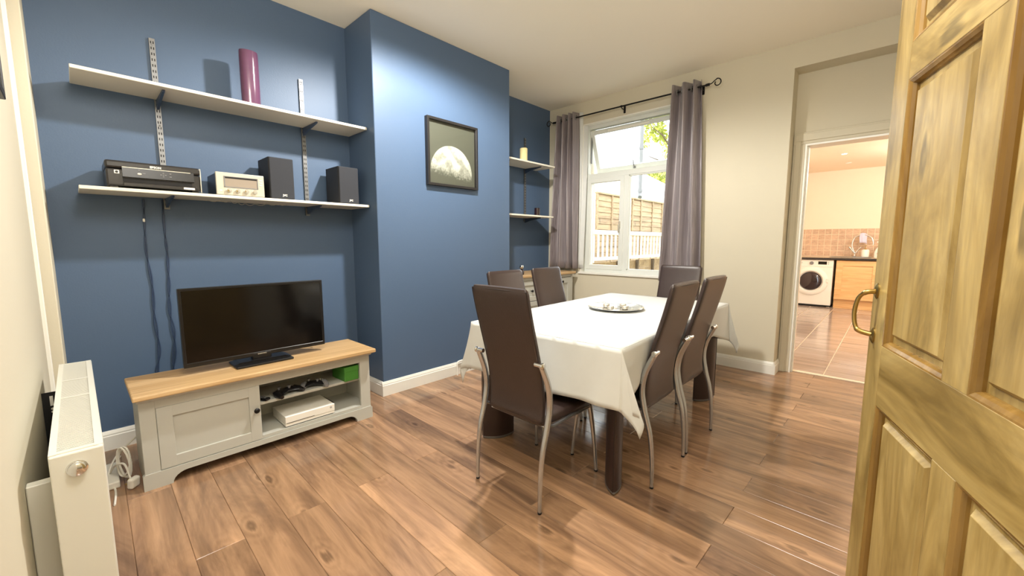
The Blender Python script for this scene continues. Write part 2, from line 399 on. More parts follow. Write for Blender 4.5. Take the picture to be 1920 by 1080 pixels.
add_box(bm, 1.4, 1.5, -0.33, 1.2, 0, CZ); add_box(bm, 0.45, 1.5, 1.1, 1.2, 0, CZ)
struct('wall_hall', bm, 'cream', label='cream hall wall outside the doorway', cat='wall')
WX0, WX1, WZ0, WZ1 = -2.835, -1.73, 0.835, 2.59
bm = new()
Y1 = 4.55
add_box(bm, -3.6, WX0, YW, Y1, 0, CZ); add_box(bm, WX0, WX1, YW, Y1, 0, WZ0); add_box(bm, WX0, WX1, YW, Y1, WZ1, CZ)
add_box(bm, WX1, -0.733, YW, Y1, 0, CZ); add_box(bm, -0.733, 0.45, YW, Y1, 2.653, CZ)
struct('wall_back', bm, 'cream', label='cream wall around the garden window', cat='wall')
bm = new()
KX0, KX1, KZ = -0.655, 0.17, 2.06
add_box(bm, -0.733, KX0, 4.45, 4.56, 0, 2.653); add_box(bm, KX1, 0.45, 4.45, 4.56, 0, 2.653); add_box(bm, KX0, KX1, 4.45, 4.56, KZ, 2.653)
struct('wall_recess', bm, 'cream', label='recessed cream wall around the kitchen doorway', cat='wall')
def skirt(name, x0, y0, x1, y1, h=0.112, t=0.018, lab=None):
    """moulded skirting from point to point, body on the left-hand side"""
    d = Vector((x1 - x0, y1 - y0, 0)); L_ = d.length
    prof = [(0, 0), (t, 0), (t, h - 0.03), (t - 0.004, h - 0.026), (t - 0.004, h - 0.018), (t - 0.009, h - 0.006), (t - 0.012, h), (0, h)]
    bm = prism(prof, 'X', 0, L_)   # u -> y, v -> z
    a = math.atan2(d.y, d.x)
    mt = Matrix.Translation((x0, y0, 0)) @ Matrix.Rotation(a, 4, 'Z')
    bmesh.ops.transform(bm, matrix=mt, verts=bm.verts[:])
    return struct(name, bm, 'gloss', label=lab, cat='skirting')
skirt('baseboard_chimney', XC, 3.012 + 0.018, XC, 1.572 - 0.018, lab='white skirting along the front of the blue chimney breast')
skirt('baseboard_chimney_side', XC, 1.572, XL, 1.572, lab='short white skirting on the side of the chimney breast beside the tv unit')
skirt('baseboard_left', XL, 1.57, XL, -0.08, lab='white skirting below the blue alcove wall behind the tv unit')
skirt('baseboard_back', -0.733, YW, -3.3, YW, lab='white skirting below the garden window')
skirt('baseboard_recess', -0.733, 4.45, -0.733, YW - 0.018, lab='short white skirting return at the recess corner')
# doorway architrave and lining
bm = new()
for x0, x1 in ((KX0 - 0.075, KX0 + 0.012), (KX1 - 0.012, KX1 + 0.09)):
    add_box(bm, x0, x1, 4.43, 4.45, 0, KZ - 0.01, bev=0.004); 
    add_box(bm, x0 + 0.015, x1 - 0.03, 4.422, 4.432, 0, KZ + 0.015, bev=0.003)
add_box(bm, KX0 - 0.075, KX1 + 0.09, 4.43, 4.45, KZ - 0.01, KZ + 0.09, bev=0.004)
add_box(bm, KX0 - 0.06, KX1 + 0.075, 4.422, 4.432, KZ + 0.015, KZ + 0.075, bev=0.003)
dr = struct('door_1', bm, 'cream', label='painted architrave framing the kitchen doorway', cat='doorway')
bm = new()
add_box(bm, KX0, KX0 + 0.025, 4.435, 4.60, 0, KZ); add_box(bm, KX1 - 0.025, KX1, 4.435, 4.60, 0, KZ); add_box(bm, KX0 + 0.025, KX1 - 0.025, 4.435, 4.60, KZ - 0.025, KZ)
add_box(bm, KX0 + 0.025, KX0 + 0.037, 4.47, 4.52, 0, KZ - 0.025)
obj('door_lining', bm, 'gloss', dr)
obj('threshold_strip', box(KX0, KX1, 4.500, 4.545, -0.01, 0.006, bev=0.002), 'grout', dr)
# main doorway frame round the camera side
bm = new()
add_box(bm, 0.285, 0.45, 0.60, 0.635, 0, 2.05); add_box(bm, 0.285, 0.45, -0.13, -0.10, 0, 2.05); add_box(bm, 0.285, 0.45, -0.13, 0.635, 2.02, 2.06)
struct('door_2', bm, 'gloss', label='white frame of the room doorway', cat='doorway')

# ------------------------------------------------------------------ garden window
FY0, FY1 = 4.33, 4.40
bm = new()
f_ = 0.045
add_box(bm, WX0, WX0 + f_, FY0, FY1, WZ0, WZ1, bev=0.004); add_box(bm, WX1 - f_, WX1, FY0, FY1, WZ0, WZ1, bev=0.004)
add_box(bm, WX0 + .01, WX1 - .01, FY0 + .001, FY1 - .001, WZ0, WZ0 + f_, bev=0.004); add_box(bm, WX0 + .01, WX1 - .01, FY0 + .001, FY1 - .001, WZ1 - f_ - 0.01, WZ1, bev=0.004)
wd = struct('window_1', bm, 'upvc', label='white plastic garden window with tilted top light', cat='window')
TZ0, TZ1, MX = 1.955, 2.015, -2.283
obj('transom', box(WX0 + 0.02, WX1 - 0.02, FY0 + 0.002, FY1 - 0.002, TZ0, TZ1, bev=0.004), 'upvc', wd)
obj('mullion', box(MX - 0.03, MX + 0.03, FY0 + 0.003, FY1 - 0.003, WZ0 + 0.02, TZ0 + 0.01, bev=0.004), 'upvc', wd)
def sash(name, x0, x1, z0, z1, y0, y1, w, loc=(0, 0, 0), rx=0.0):
    """sash built in its own frame with hinge line at loc"""
    bm = new()
    add_box(bm, x0, x0 + w, y0, y1, z0, z1, bev=0.004); add_box(bm, x1 - w, x1, y0, y1, z0, z1, bev=0.004)
    add_box(bm, x0 + w * .5, x1 - w * .5, y0 + .001, y1 - .001, z0, z0 + w, bev=0.004); add_box(bm, x0 + w * .5, x1 - w * .5, y0 + .001, y1 - .001, z1 - w, z1, bev=0.004)
    s = obj(name, bm, 'upvc', wd, loc=loc, rot=(rx, 0, 0))
    ym = (y0 + y1) / 2
    p = obj('pane', box(x0 + w * .8, x1 - w * .8, ym - 0.002, ym + 0.002, z0 + w * .8, z1 - w * .8), 'pane', s)
    return s
cs = sash('casement', WX0 + 0.035, MX - 0.022, WZ0 + 0.038, TZ0 + 0.004, FY0 - 0.006, FY1 - 0.01, 0.055)
bm = new(); add_box(bm, MX - 0.075, MX - 0.055, FY0 - 0.02, FY0 - 0.006, 1.36, 1.44, bev=0.004); add_box(bm, MX - 0.073, MX - 0.058, FY0 - 0.04, FY0 - 0.02, 1.31, 1.40, bev=0.005)
obj('handle', bm, 'silver', cs)
obj('pane', box(MX + 0.028, WX1 - 0.04, 4.362, 4.366, WZ0 + 0.04, TZ0 + 0.004), 'pane', wd)
bm = new()
for a in ((MX + 0.028, MX + 0.04, WZ0 + .045, TZ0), (WX1 - .055, WX1 - .043, WZ0 + .045, TZ0)): add_box(bm, a[0], a[1], FY0 + .008, FY1 - .01, a[2], a[3])
add_box(bm, MX + .03, WX1 - .045, FY0 + .008, FY1 - .01, WZ0 + .044, WZ0 + .057); add_box(bm, MX + .03, WX1 - .045, FY0 + .008, FY1 - .01, TZ0 - .01, TZ0 + .002)
obj('glazing_bead', bm, 'upvc', wd)
sh = 0.50
ts = sash('top_light', WX0 + 0.045, WX1 - 0.045, -sh, 0.0, -0.02, 0.04, 0.05, loc=(0, 4.375, 2.525), rx=0.36)
bm = new(); add_box(bm, MX - 0.01, MX + 0.012, -0.045, -0.02, -sh + 0.01, -sh + 0.03, bev=0.003); add_box(bm, MX - 0.004, MX + 0.006, -0.05, -0.038, -sh + 0.02, -sh + 0.11, bev=0.003)
obj('handle', bm, 'grey', ts)
obj('trickle_vent', box(-2.55, -2.05, -0.032, -0.02, -0.038, -0.016, bev=0.003), 'white', ts)
bm = new(); add_box(bm, WX0 + 0.05, WX0 + 0.06, 4.38, 4.40, 2.15, 2.5); 
add_tube(bm, [(WX0 + .055, 4.39, 2.42), (WX0 + .055, 4.46, 2.33)], 0.006, 6)
obj('stay', bm, 'steel', wd)
obj('sill', box(WX0 - 0.02, WX1 + 0.02, YW - 0.022, 4.345, WZ0 - 0.022, WZ0 + 0.004, bev=0.006, seg=2), 'gloss', wd)
bm = new(); add_box(bm, WX0 - 0.001, WX0 + 0.012, YW - 0.001, FY0 + .01, WZ0, WZ1); add_box(bm, WX1 - 0.012, WX1 + 0.001, YW - 0.001, FY0 + .01, WZ0, WZ1); add_box(bm, WX0, WX1, YW - .001, FY0 + .01, WZ1 - 0.012, WZ1 + .001)
obj('reveal', bm, 'gloss', wd)

# ------------------------------------------------------------------ television unit
t = thing('tv_unit', 'low grey-painted tv unit with an oak top along the blue wall', 'tv unit', (-2.73, 0.727, 0))
bm = new()
add_box(bm, -0.165, 0.15, -0.584, -0.566, 0.0, 0.46); add_box(bm, -0.165, 0.15, 0.566, 0.584, 0.0, 0.46)
add_box(bm, -0.165, -0.157, -0.57, 0.57, 0.05, 0.46); add_box(bm, -0.16, 0.164, -0.57, 0.57, 0.082, 0.10)
add_box(bm, -0.16, 0.145, -0.092, -0.076, 0.10, 0.46)
obj('carcass', bm, 'sage', t)
bm = new()
add_box(bm, 0.145, 0.166, -0.584, -0.523, 0.0, 0.462, bev=0.002); add_box(bm, 0.145, 0.166, 0.516, 0.584, 0.0, 0.462, bev=0.002)
add_box(bm, 0.146, 0.166, -0.525, 0.518, 0.398, 0.462, bev=0.002)
obj('face_frame', bm, 'sage', t)
arch = [(-0.584, 0.0), (-0.482, 0.0)] + [(-0.482 + 0.062 * (1 - math.cos(a)), 0.05 * math.sin(a)) for a in [PI / 2 * k / 6 for k in range(1, 7)]]
arch = arch + [(-u, v) for u, v in reversed(arch)] + [(0.592, 0.0), (0.592, 0.072), (0.584, 0.08), (-0.584, 0.08), (-0.592, 0.072), (-0.592, 0.0)]
seen = []; 
for p in arch:
    if not seen or (abs(p[0] - seen[-1][0]) + abs(p[1] - seen[-1][1])) > 1e-4: seen.append(p)
obj('plinth', prism(seen, 'X', 0.146, 0.172), 'sage', t)
bm = new(); add_box(bm, -0.182, 0.228, -0.605, 0.605, 0.464, 0.49, bev=0.006, seg=2)
o = obj('top', bm, M['oak'], t)
o.data.transform(Matrix.Rotation(-PI / 2, 4, 'Z')); o.rotation_euler = (0, 0, PI / 2)
obj('top_moulding', prism([(0.166, 0.438), (0.182, 0.444), (0.192, 0.456), (0.206, 0.464), (-0.16, 0.464), (-0.16, 0.438)], 'Y', -0.59, 0.59), 'sage', t)
bm = new()
DY0, DY1, DZ0, DZ1 = -0.5222, -0.078, 0.083, 0.398
for a in ((DY0, DY0 + .062, DZ0, DZ1), (DY1 - .055, DY1, DZ0, DZ1)): add_box(bm, 0.149, 0.168, a[0], a[1], a[2], a[3], bev=0.0015)
for a in ((DY0 + .06, DY1 - .053, DZ0, DZ0 + .055), (DY0 + .06, DY1 - .053, DZ1 - .055, DZ1)): add_box(bm, 0.149, 0.1675, a[0], a[1], a[2], a[3], bev=0.0015)
d = obj('door', bm, 'sage', t)
obj('door_panel', box(0.150, 0.157, DY0 + .055, DY1 - .05, DZ0 + .05, DZ1 - .05), 'sage', d)
obj('knob', lathe([(0.004, 0.166), (0.006, 0.176), (0.014, 0.184), (0.015, 0.190), (0.010, 0.196), (0.001, 0.198)], 16, 'X', (0, DY1 - .024, 0.262)), 'iron', d, True)
obj('shelf', box(-0.157, 0.13, -0.076, 0.566, 0.268, 0.285, bev=0.002), 'sage', t)

# television
t = thing('television', 'black flat-screen television on the oak-topped tv unit', 'television', (-2.735, 0.716, 0.49))
bm = new(); add_box(bm, -0.018, 0.014, -0.369, 0.369, 0.04, 0.467, bev=0.006, seg=2); add_box(bm, -0.05, -0.015, -0.25, 0.25, 0.08, 0.34, bev=0.015, seg=2)
obj('cabinet', bm, 'black', t)
bm = new()
for a in ((-0.369, 0.369, 0.040, 0.064), (-0.369, 0.369, 0.453, 0.467), (-0.369, -0.355, 0.06, 0.456), (0.355, 0.369, 0.06, 0.456)): add_box(bm, 0.010, 0.019, *a, bev=0.002)
obj('bezel', bm, 'black', t)
obj('screen', box(0.010, 0.0155, -0.357, 0.357, 0.062, 0.455), 'screen', t)
bm = new(); add_box(bm, -0.085, 0.095, -0.15, 0.15, 0.0, 0.014, bev=0.006, seg=2); add_box(bm, -0.03, 0.02, -0.05, 0.05, 0.012, 0.06, bev=0.004)
add_prism(bm, [(-0.15, 0.014), (0.15, 0.014), (0.12, 0.024), (-0.12, 0.024)], 'X', -0.06, 0.05)
obj('stand', bm, 'black', t)
text('logo', 'SAMSUNG', 0.0100, 'silver', t, at(0.0195, 0.0, 0.052), bold=0.0002)
obj('power_lead', tube(curve([(-0.045, 0.25, 0.27), (-0.07, 0.33, 0.28), (-0.05, 0.385, 0.22), (-0.06, 0.375, 0.12), (-0.09, 0.30, 0.02)], 6), 0.004, 6), 'black', t, True)

# things in the open bay
t = thing('games_console', 'white games console on the bottom board of the tv unit', 'games console', (-2.68, 0.92, 0.10))
bm = new(); add_box(bm, -0.118, 0.110, -0.146, 0.146, 0.022, 0.066, bev=0.002); obj('top_case', bm, 'white', t)
bm = new(); add_box(bm, -0.118, 0.108, -0.146, 0.146, 0.006, 0.021, bev=0.001); obj('bottom_case', bm, 'white', t)
obj('foot', box(-0.11, 0.10, -0.138, 0.138, 0.0, 0.008), 'black', t)
obj('disc_slot', box(0.105, 0.1104, -0.142, 0.02, 0.0245, 0.0275), 'black', t)
bm = lathe([(0.0055, 0.1095), (0.006, 0.1102), (0.0062, 0.1108), (0.001, 0.1109)], 20, 'X', (0, 0.122, 0.048)); obj('power_emblem', bm, 'grey', t, True)
bm = new()
for s_ in (1, -1): add_tube(bm, curve([(0.1111, 0.122 - 0.0035 * s_, 0.0515), (0.1112, 0.122, 0.0478), (0.1111, 0.122 + 0.0035 * s_, 0.0445)], 4), 0.0008, 4)
obj('emblem_cross', bm, 'white', t)
def controller(name, label, loc, rz, grip):
    t = thing(name, label, 'game controller', loc, rz, None)
    rings = []
    for k in range(13):
        a = -1 + 2 * k / 12; x = 0.075 * a; w = 0.020 + 0.018 * abs(a) ** 0.7 if abs(a) < 0.95 else 0.022
        cy = -0.012 - 0.028 * max(0, abs(a) - 0.45) / 0.55; h = 0.016 - 0.005 * a * a
        rings.append([Vector((x, cy + w * 1.3 * math.cos(q), 0.020 + h * math.sin(q))) for q in [2 * PI * j / 12 for j in range(12)]])
    bm = new(); add_loft(bm, rings); obj('body', bm, 'black', t, True)
    for s_ in (-1, 1):
        obj('grip', tube([(0.055 * s_, -0.02, 0.02), (0.066 * s_, -0.055, 0.017), (0.072 * s_, -0.085, 0.013)], [0.021, 0.019, 0.011], 10), grip, t, True)
    for x, y in ((-0.032, -0.002), (0.018, -0.026)):
        obj('thumbstick', lathe([(0.006, 0.03), (0.006, 0.043), (0.011, 0.045), (0.011, 0.049), (0.002, 0.048)], 12, 'Z', (x, y, 0)), 'grey', t, True)
    bm = new()
    for k in range(4): add_lathe(bm, [(0.0045, 0.03), (0.0045, 0.038), (0.001, 0.039)], 10, 'Z', (0.036 + 0.011 * math.cos(k * PI / 2), 0.0 + 0.011 * math.sin(k * PI / 2), 0))
    obj('buttons', bm, 'silver', t, True)
    return t
controller('game_controller', 'all-black game controller on the tv unit shelf, between remote control and the other controller', (-2.655, 0.80, 0.2855), 1.9, 'black')
controller('game_controller', 'dark game controller with grey grips, lying nearest the green box on the tv unit shelf', (-2.665, 0.985, 0.2855), 1.2, 'grey')
t = thing('remote_control', 'small black remote control at the open end of the tv unit shelf beside the door', 'remote control', (-2.64, 0.675, 0.2855), 0.5)
obj('body', box(-0.05, 0.05, -0.018, 0.018, 0.0, 0.016, bev=0.006, seg=2), 'black', t)
bm = new()
for k in range(4):
    for j in range(2): add_box(bm, -0.035 + k * 0.02, -0.025 + k * 0.02, -0.011 + j * 0.014, -0.003 + j * 0.014, 0.015, 0.018)
obj('buttons', bm, 'grey', t)
t = thing('card_box', 'small green lidded box at the far end of the tv unit shelf', 'box', (-2.655, 1.19, 0.2855), 0.04)
obj('box_body', box(-0.10, 0.075, -0.048, 0.048, 0.0, 0.075, bev=0.002), 'green', t)
obj('box_lid', box(-0.103, 0.078, -0.051, 0.051, 0.062, 0.095, bev=0.002), 'green', t)
t = thing('console_cable', 'thin black cable trailing behind the white games console', 'cable', (-2.80, 1.05, 0.10))
obj('flex', tube(curve([(0.0, -0.02, 0.03), (0.05, 0.03, 0.035), (0.02, 0.07, 0.012), (0.06, 0.08, 0.006), (0.02, 0.03, 0.05)], 6), 0.003, 6), 'black', t, True)

# ------------------------------------------------------------------ shelving
def upright(label, x, y, z0, z1, group=None):
    t = thing('shelf_upright', label, 'shelf upright', (x, y, z0), 0, group)
    h = z1 - z0
    bm = new(); add_box(bm, 0.0005, 0.004, -0.0135, 0.0135, 0, h); add_box(bm, 0.0005, 0.014, -0.0135, -0.011, 0, h); add_box(bm, 0.0005, 0.014, 0.011, 0.0135, 0, h); add_box(bm, 0.010, 0.0145, -0.0135, 0.0135, 0, h)
    obj('channel', bm, 'steel', t)
    bm = new(); k = 0.02
    while k < h - 0.02:
        for s_ in (-0.0055, 0.0055): add_box(bm, 0.0142, 0.0152, s_ - 0.0022, s_ + 0.0022, k, k + 0.014)
        k += 0.032
    o = obj('slots', bm, 'dark', t); o['kind'] = 'stuff'
    bm = new()
    for z in (0.03, h * .5, h - 0.035): add_lathe(bm, [(0.005, 0.014), (0.0045, 0.017), (0.001, 0.018)], 10, 'X', (0, 0, z))
    obj('screw', bm, 'steel', t, True)
    return t
upright('perforated steel upright behind the printer on the blue wall', XL, 0.405, 1.40, 2.378)
upright('perforated steel upright between the two black speakers', XL, 1.222, 1.40, 2.376)
upright('perforated steel upright behind the cream candle in the window alcove', XR, 3.775, 1.45, 2.43)
def shelf(label, x0, x1, y0, y1, z1, th, brackets):
    t = thing('wall_shelf', label, 'shelf', (x0, (y0 + y1) / 2, z1 - th))
    hw = (y1 - y0) / 2
    obj('board', box(0.016, x1 - x0, -hw, hw, 0, th, bev=0.003, seg=2), 'shelf', t)
    for yb in brackets:
        yy_ = yb - (y0 + y1) / 2
        bm = prism([(0.012, -0.001), (x1 - x0 - 0.05, -0.001), (x1 - x0 - 0.055, -0.010), (0.10, -0.032), (0.03, -0.052), (0.012, -0.055)], 'Y', yy_ - 0.006, yy_ + 0.006)
        obj('bracket', bm, 'bluemetal', t)
    return t
shelf('upper long white shelf carrying the plum vase on the blue wall', XL, -2.95, 0.053, 1.566, 2.052, 0.018, (0.405, 1.222))
shelf('lower long white shelf carrying printer, stereo and speakers', XL, -2.95, 0.039, 1.562, 1.482, 0.018, (0.405, 1.222))
shelf('upper short white shelf holding the cream candle in the window alcove', XR, -3.02, 3.035, 3.972, 2.092, 0.018, (3.24, 3.775))
shelf('lower short white shelf holding the dark glass in the window alcove', XR, -3.02, 3.035, 3.956, 1.507, 0.018, (3.24, 3.775))
# vase
t = thing('vase', 'tall plum-coloured oval vase on the upper long shelf', 'vase', (-3.085, 0.852, 2.053))
bm = new(); rings = []
for r_, h in ((0.86, 0.0), (0.93, 0.004), (0.97, 0.03), (1.0, 0.12), (1.0, 0.30), (0.99, 0.338), (0.95, 0.345), (0.88, 0.343), (0.86, 0.30), (0.82, 0.05)):
    rings.append([Vector((0.040 * r_ * math.cos(a), 0.054 * r_ * math.sin(a), h)) for a in [2 * PI * k / 28 for k in range(28)]])
add_loft(bm, rings); obj('body', bm, 'purple', t, True)
# printer
t = thing('printer', 'black inkjet printer at the left end of the lower long shelf', 'printer', (-3.10, 0.338, 1.483))
bm = new(); add_box(bm, -0.13, 0.115, -0.197, 0.197, 0.012, 0.10, bev=0.008, seg=2)
for sx in (-0.1, 0.09):
    for sy in (-0.17, 0.17): add_box(bm, sx - .012, sx + .012, sy - .015, sy + .015, 0, 0.014)
obj('body', bm, 'printer', t)
obj('scanner_lid', box(-0.13, 0.118, -0.199, 0.199, 0.102, 0.142, bev=0.010, seg=2), 'printer', t)
bm = new(); add_prism(bm, [(0.112, 0.058), (0.126, 0.060), (0.122, 0.112), (0.112, 0.118)], 'Y', -0.135, 0.165); o = obj('control_panel', bm, 'black', t)
obj('paper_slot', box(0.106, 0.1165, -0.135, 0.155, 0.035, 0.056), 'dark', t)
obj('output_tray', box(0.105, 0.120, -0.135, 0.175, 0.013, 0.033, bev=0.003), 'printer', t)
obj('trim_strip', box(0.119, 0.1225, -0.135, 0.150, 0.108, 0.1115), 'silver', t)
bm = new(); add_tube(bm, [(0.1165, 0.196, 0.006), (0.1175, 0.1965, 0.12), (0.110, 0.1965, 0.139), (0.04, 0.1965, 0.1425)], 0.0028, 6); obj('edge_trim', bm, 'silver', t, True)
text('logo', 'EPSON', 0.0155, 'white', t, at(0.1195, 0.0, 0.121), bold=0.0006)
obj('wireless_badge', box(0.1145, 0.1165, -0.166, -0.146, 0.074, 0.092, bev=0.0008), 'white', t)
obj('badge_ring', lathe([(0.006, 0.1163), (0.006, 0.1172), (0.001, 0.1173)], 16, 'X', (0, -0.156, 0.083)), 'black', t)
bm = new()
for y, z, w in ((-0.07, 0.098, .004), (-0.05, 0.084, .006), (0.03, 0.094, .003), (0.02, 0.085, .003), (0.03, 0.085, .003), (0.04, 0.085, .003), (0.03, 0.076, .003), (0.06, 0.094, .004), (0.06, 0.078, .005)): add_box(bm, 0.1215, 0.1258, y - w, y + w, z - 0.002, z + 0.002)
obj('buttons', bm, 'grey', t)
obj('oval_button', lathe([(0.0045, 0.120), (0.0045, 0.1258), (0.001, 0.1260)], 14, 'X', (0, -0.068, 0.080), sy=1.0, sx=2.0), 'silver', t)
obj('sticker', box(0.119, 0.1212, 0.115, 0.165, 0.017, 0.028), 'white', t)
# stereo
t = thing('stereo', 'silver-fronted compact stereo between the printer and the speakers', 'stereo', (-3.10, 0.735, 1.483))
obj('case', box(-0.13, 0.105, -0.121, 0.121, 0.006, 0.134, bev=0.003), 'black', t)
obj('front_panel', box(0.104, 0.120, -0.128, 0.128, 0.004, 0.137, bev=0.004, seg=2), 'silver', t)
obj('display', box(0.118, 0.1212, -0.084, 0.088, 0.052, 0.112, bev=0.0008), 'display', t)
obj('display_band', box(0.1205, 0.1222, -0.082, 0.086, 0.102, 0.112), 'black', t)
bm = new()
for a in ((-0.088, 0.092, 0.049, 0.053), (-0.088, 0.092, 0.111, 0.1145), (-0.088, -0.084, 0.05, 0.113), (0.088, 0.092, 0.05, 0.113)): add_box(bm, 0.119, 0.1235, *a)
obj('display_frame', bm, 'grey', t)
for k in range(4): obj('knob', lathe([(0.0125, 0.119), (0.0125, 0.133), (0.0115, 0.135), (0.001, 0.1355)], 18, 'X', (0, -0.066 + k * 0.046, 0.030)), 'chrome', t, True)
bm = new()
for z in (0.105, 0.09, 0.075): add_box(bm, 0.1195, 0.1222, 0.101, 0.116, z - .003, z + .003, bev=0.0008)
add_box(bm, 0.1195, 0.1222, -0.113, -0.100, 0.024, 0.031, bev=0.0008)
obj('buttons', bm, 'white', t)
# speakers
def speaker(label, loc, rz):
    t = thing('speaker', label, 'speaker', loc, rz, None)
    obj('cabinet', box(-0.12, 0.088, -0.0735, 0.0735, 0, 0.268, bev=0.002), 'blackm', t)
    obj('grille', box(0.086, 0.104, -0.0725, 0.0725, 0.003, 0.266, bev=0.006, seg=2), 'cloth_spk', t)
    text('logo', 'JVC', 0.017, 'white', t, at(0.1045, 0.012, 0.026), bold=0.0007)
speaker('black bookshelf speaker next to the silver stereo', (-3.085, 0.972, 1.483), 0.0)
speaker('black bookshelf speaker standing alone at the chimney end of the lower shelf', (-3.085, 1.425, 1.483), 0.0)
# shelf leads and wall cables
t = thing('speaker_wire', 'thin loose wire looping below the lower long shelf', 'wire', (-3.10, 0.85, 1.46))
pts = []
for k in range(41):
    a = k / 40; pts.append((0.06 * math.sin(9 * a), -0.27 + 0.44 * a, -0.003 - 0.013 * abs(math.sin(8.2 * a * PI)) * (0.6 + 0.4 * math.sin(3 * a))))
obj('flex', tube(pts, 0.0016, 5), 'silver', t, True)
def wallcable(label, pts, twist, ph):
    t = thing('wall_cable', label, 'cable', (XL + 0.008, pts[0][0], pts[0][1]))
    P = curve([(0, p[0] - pts[0][0], p[1] - pts[0][1]) for p in pts], 12)
    for s_ in (0, 1):
        q = [p + Vector((0, twist * math.sin(ph + i * 0.33 + s_ * PI) * (0.25 + 0.75 * min(1, i / len(P) * 1.3)), 0)) for i, p in enumerate(P)]
        obj('flex', tube(q, 0.0033, 6), 'cable', t, True)
    return t
t = wallcable('twisted blue-painted cable with a small white clip hanging nearer the radiator', [(0.30, 1.455), (0.296, 1.34), (0.290, 1.15), (0.302, 0.95), (0.298, 0.75), (0.305, 0.55), (0.283, 0.40)], 0.006, 0.4)
obj('clip', box(-0.004, 0.008, -0.012, -0.001, -0.135, -0.115, bev=0.003), 'white', t)
wallcable('twisted blue-painted cable hanging below the printer, nearer the television', [(0.385, 1.455), (0.383, 1.25), (0.386, 1.12), (0.380, 0.95), (0.372, 0.78), (0.382, 0.6), (0.362, 0.40)], 0.007, 2.0)
# candles and ornament
t = thing('pillar_candle', 'thick cream pillar candle on the upper alcove shelf', 'candle', (-3.13, 3.535, 2.093))
obj('wax', lathe([(0.040, 0), (0.043, 0.003), (0.043, 0.148), (0.039, 0.153), (0.030, 0.150), (0.004, 0.147)], 24), 'wax', t, True)
obj('wick', tube([(0, 0, 0.145), (0.002, 0, 0.16), (0.001, 0.003, 0.168)], 0.0015, 5), 'dark', t)
t = thing('candle_glass', 'small dark glass candle holder on the lower alcove shelf', 'candle holder', (-3.10, 3.74, 1.508))
obj('glass', lathe([(0.030, 0), (0.033, 0.003), (0.033, 0.088), (0.031, 0.090), (0.029, 0.088), (0.028, 0.03), (0.002, 0.028)], 20), 'darkglass', t, True)
obj('wax', lathe([(0.027, 0.027), (0.027, 0.06), (0.002, 0.059)], 16), 'darkglass', t, True)
# moon picture
t = thing('framed_picture', 'square black-framed moon photograph on the chimney breast', 'picture', (XC, 2.285, 1.942))
bm = new(); h = 0.272; w = 0.020
for a in ((-h, -h + w, -h, h), (h - w, h, -h, h), (-h + w * .9, h - w * .9, -h, -h + w), (-h + w * .9, h - w * .9, h - w, h)): add_box(bm, 0.001, 0.040, *a, bev=0.0012)
obj('frame', bm, 'frame_black', t)
obj('print', box(-0.002, 0.002, -0.254, 0.254, -0.254, 0.254), 'moon', t, loc=(0.008, 0, 0))
obj('glazing', box(0.030, 0.032, -0.253, 0.253, -0.253, 0.253), 'clear', t)
t = thing('wall_picture', 'dark-framed picture on the cream wall above the radiator', 'picture', (-1.60, YN, 1.98))
bm = new()
for a in ((-0.50, -0.475, -0.33, 0.33), (0.475, 0.50, -0.33, 0.33), (-0.48, 0.48, -0.33, -0.305), (-0.48, 0.48, 0.305, 0.33)): add_box(bm, a[0], a[1], 0.001, 0.022, a[2], a[3], bev=0.002)
obj('frame', bm, 'frame_black', t)
obj('print', box(-0.48, 0.48, 0.002, 0.006, -0.31, 0.31), 'grey', t)
obj('glazing', box(-0.48, 0.48, 0.012, 0.014, -0.31, 0.31), 'clear', t)

# ------------------------------------------------------------------ radiator
t = thing('radiator', 'white double-panel radiator seen end-on beside the tv unit', 'radiator', (-1.945, -0.037, 0))
HX, HYd, RZ0, RZ1 = 0.535, 0.047, 0.10, 0.70
obj('front_panel', box(-HX, HX, HYd - 0.012, HYd, RZ0, RZ1, bev=0.004, seg=2), 'rad', t)
obj('back_panel', box(-HX + .01, HX - .01, -HYd, -HYd + 0.012, RZ0, RZ1 - 0.004, bev=0.003), 'rad', t)
for s_ in (1, -1):
    e = obj('end_panel', box(s_ * HX - 0.010, s_ * HX + 0.004, -HYd + 0.001, HYd - 0.001, RZ0 + .005, RZ1 - 0.002, bev=0.003, seg=2), 'rad', t)
    if s_ == 1:
        obj('air_vent_cap', lathe([(0.019, HX + 0.003), (0.019, HX + 0.006), (0.0165, HX + 0.0065), (0.0155, HX + 0.018), (0.013, HX + 0.0195), (0.001, HX + 0.0195)], 22, 'X', (0, -0.002, RZ1 - 0.042)), 'chrome', e, True)
bm = new(); add_box(bm, -HX + .004, HX - .004, HYd - 0.016, HYd - 0.001, RZ1 - .004, RZ1 + .001); add_box(bm, -HX + .004, HX - .004, -HYd + 0.001, -HYd + 0.014, RZ1 - .004, RZ1 + .001)
for x in (-HX + .012, -0.22, 0.02, HX - .012): add_box(bm, x - .006, x + .006, -HYd + .005, HYd - .005, RZ1 - .005, RZ1 + .0008)
obj('top_rail', bm, 'rad', t)
bm = new(); x = -HX + 0.02
while x < HX - 0.02:
    add_box(bm, x, x + 0.0048, -HYd + .012, HYd - .014, RZ1 - .010, RZ1 - .001); x += 0.0092
o = obj('top_grille', bm, 'rad', t); o['kind'] = 'stuff'
bm = new(); x = -HX + 0.03
while x < HX - 0.03:
    add_box(bm, x, x + 0.003, -HYd + .014, HYd - .014, RZ0 + .02, RZ1 - .02); x += 0.033
o = obj('convector_fins', bm, 'rad', t); o['kind'] = 'stuff'
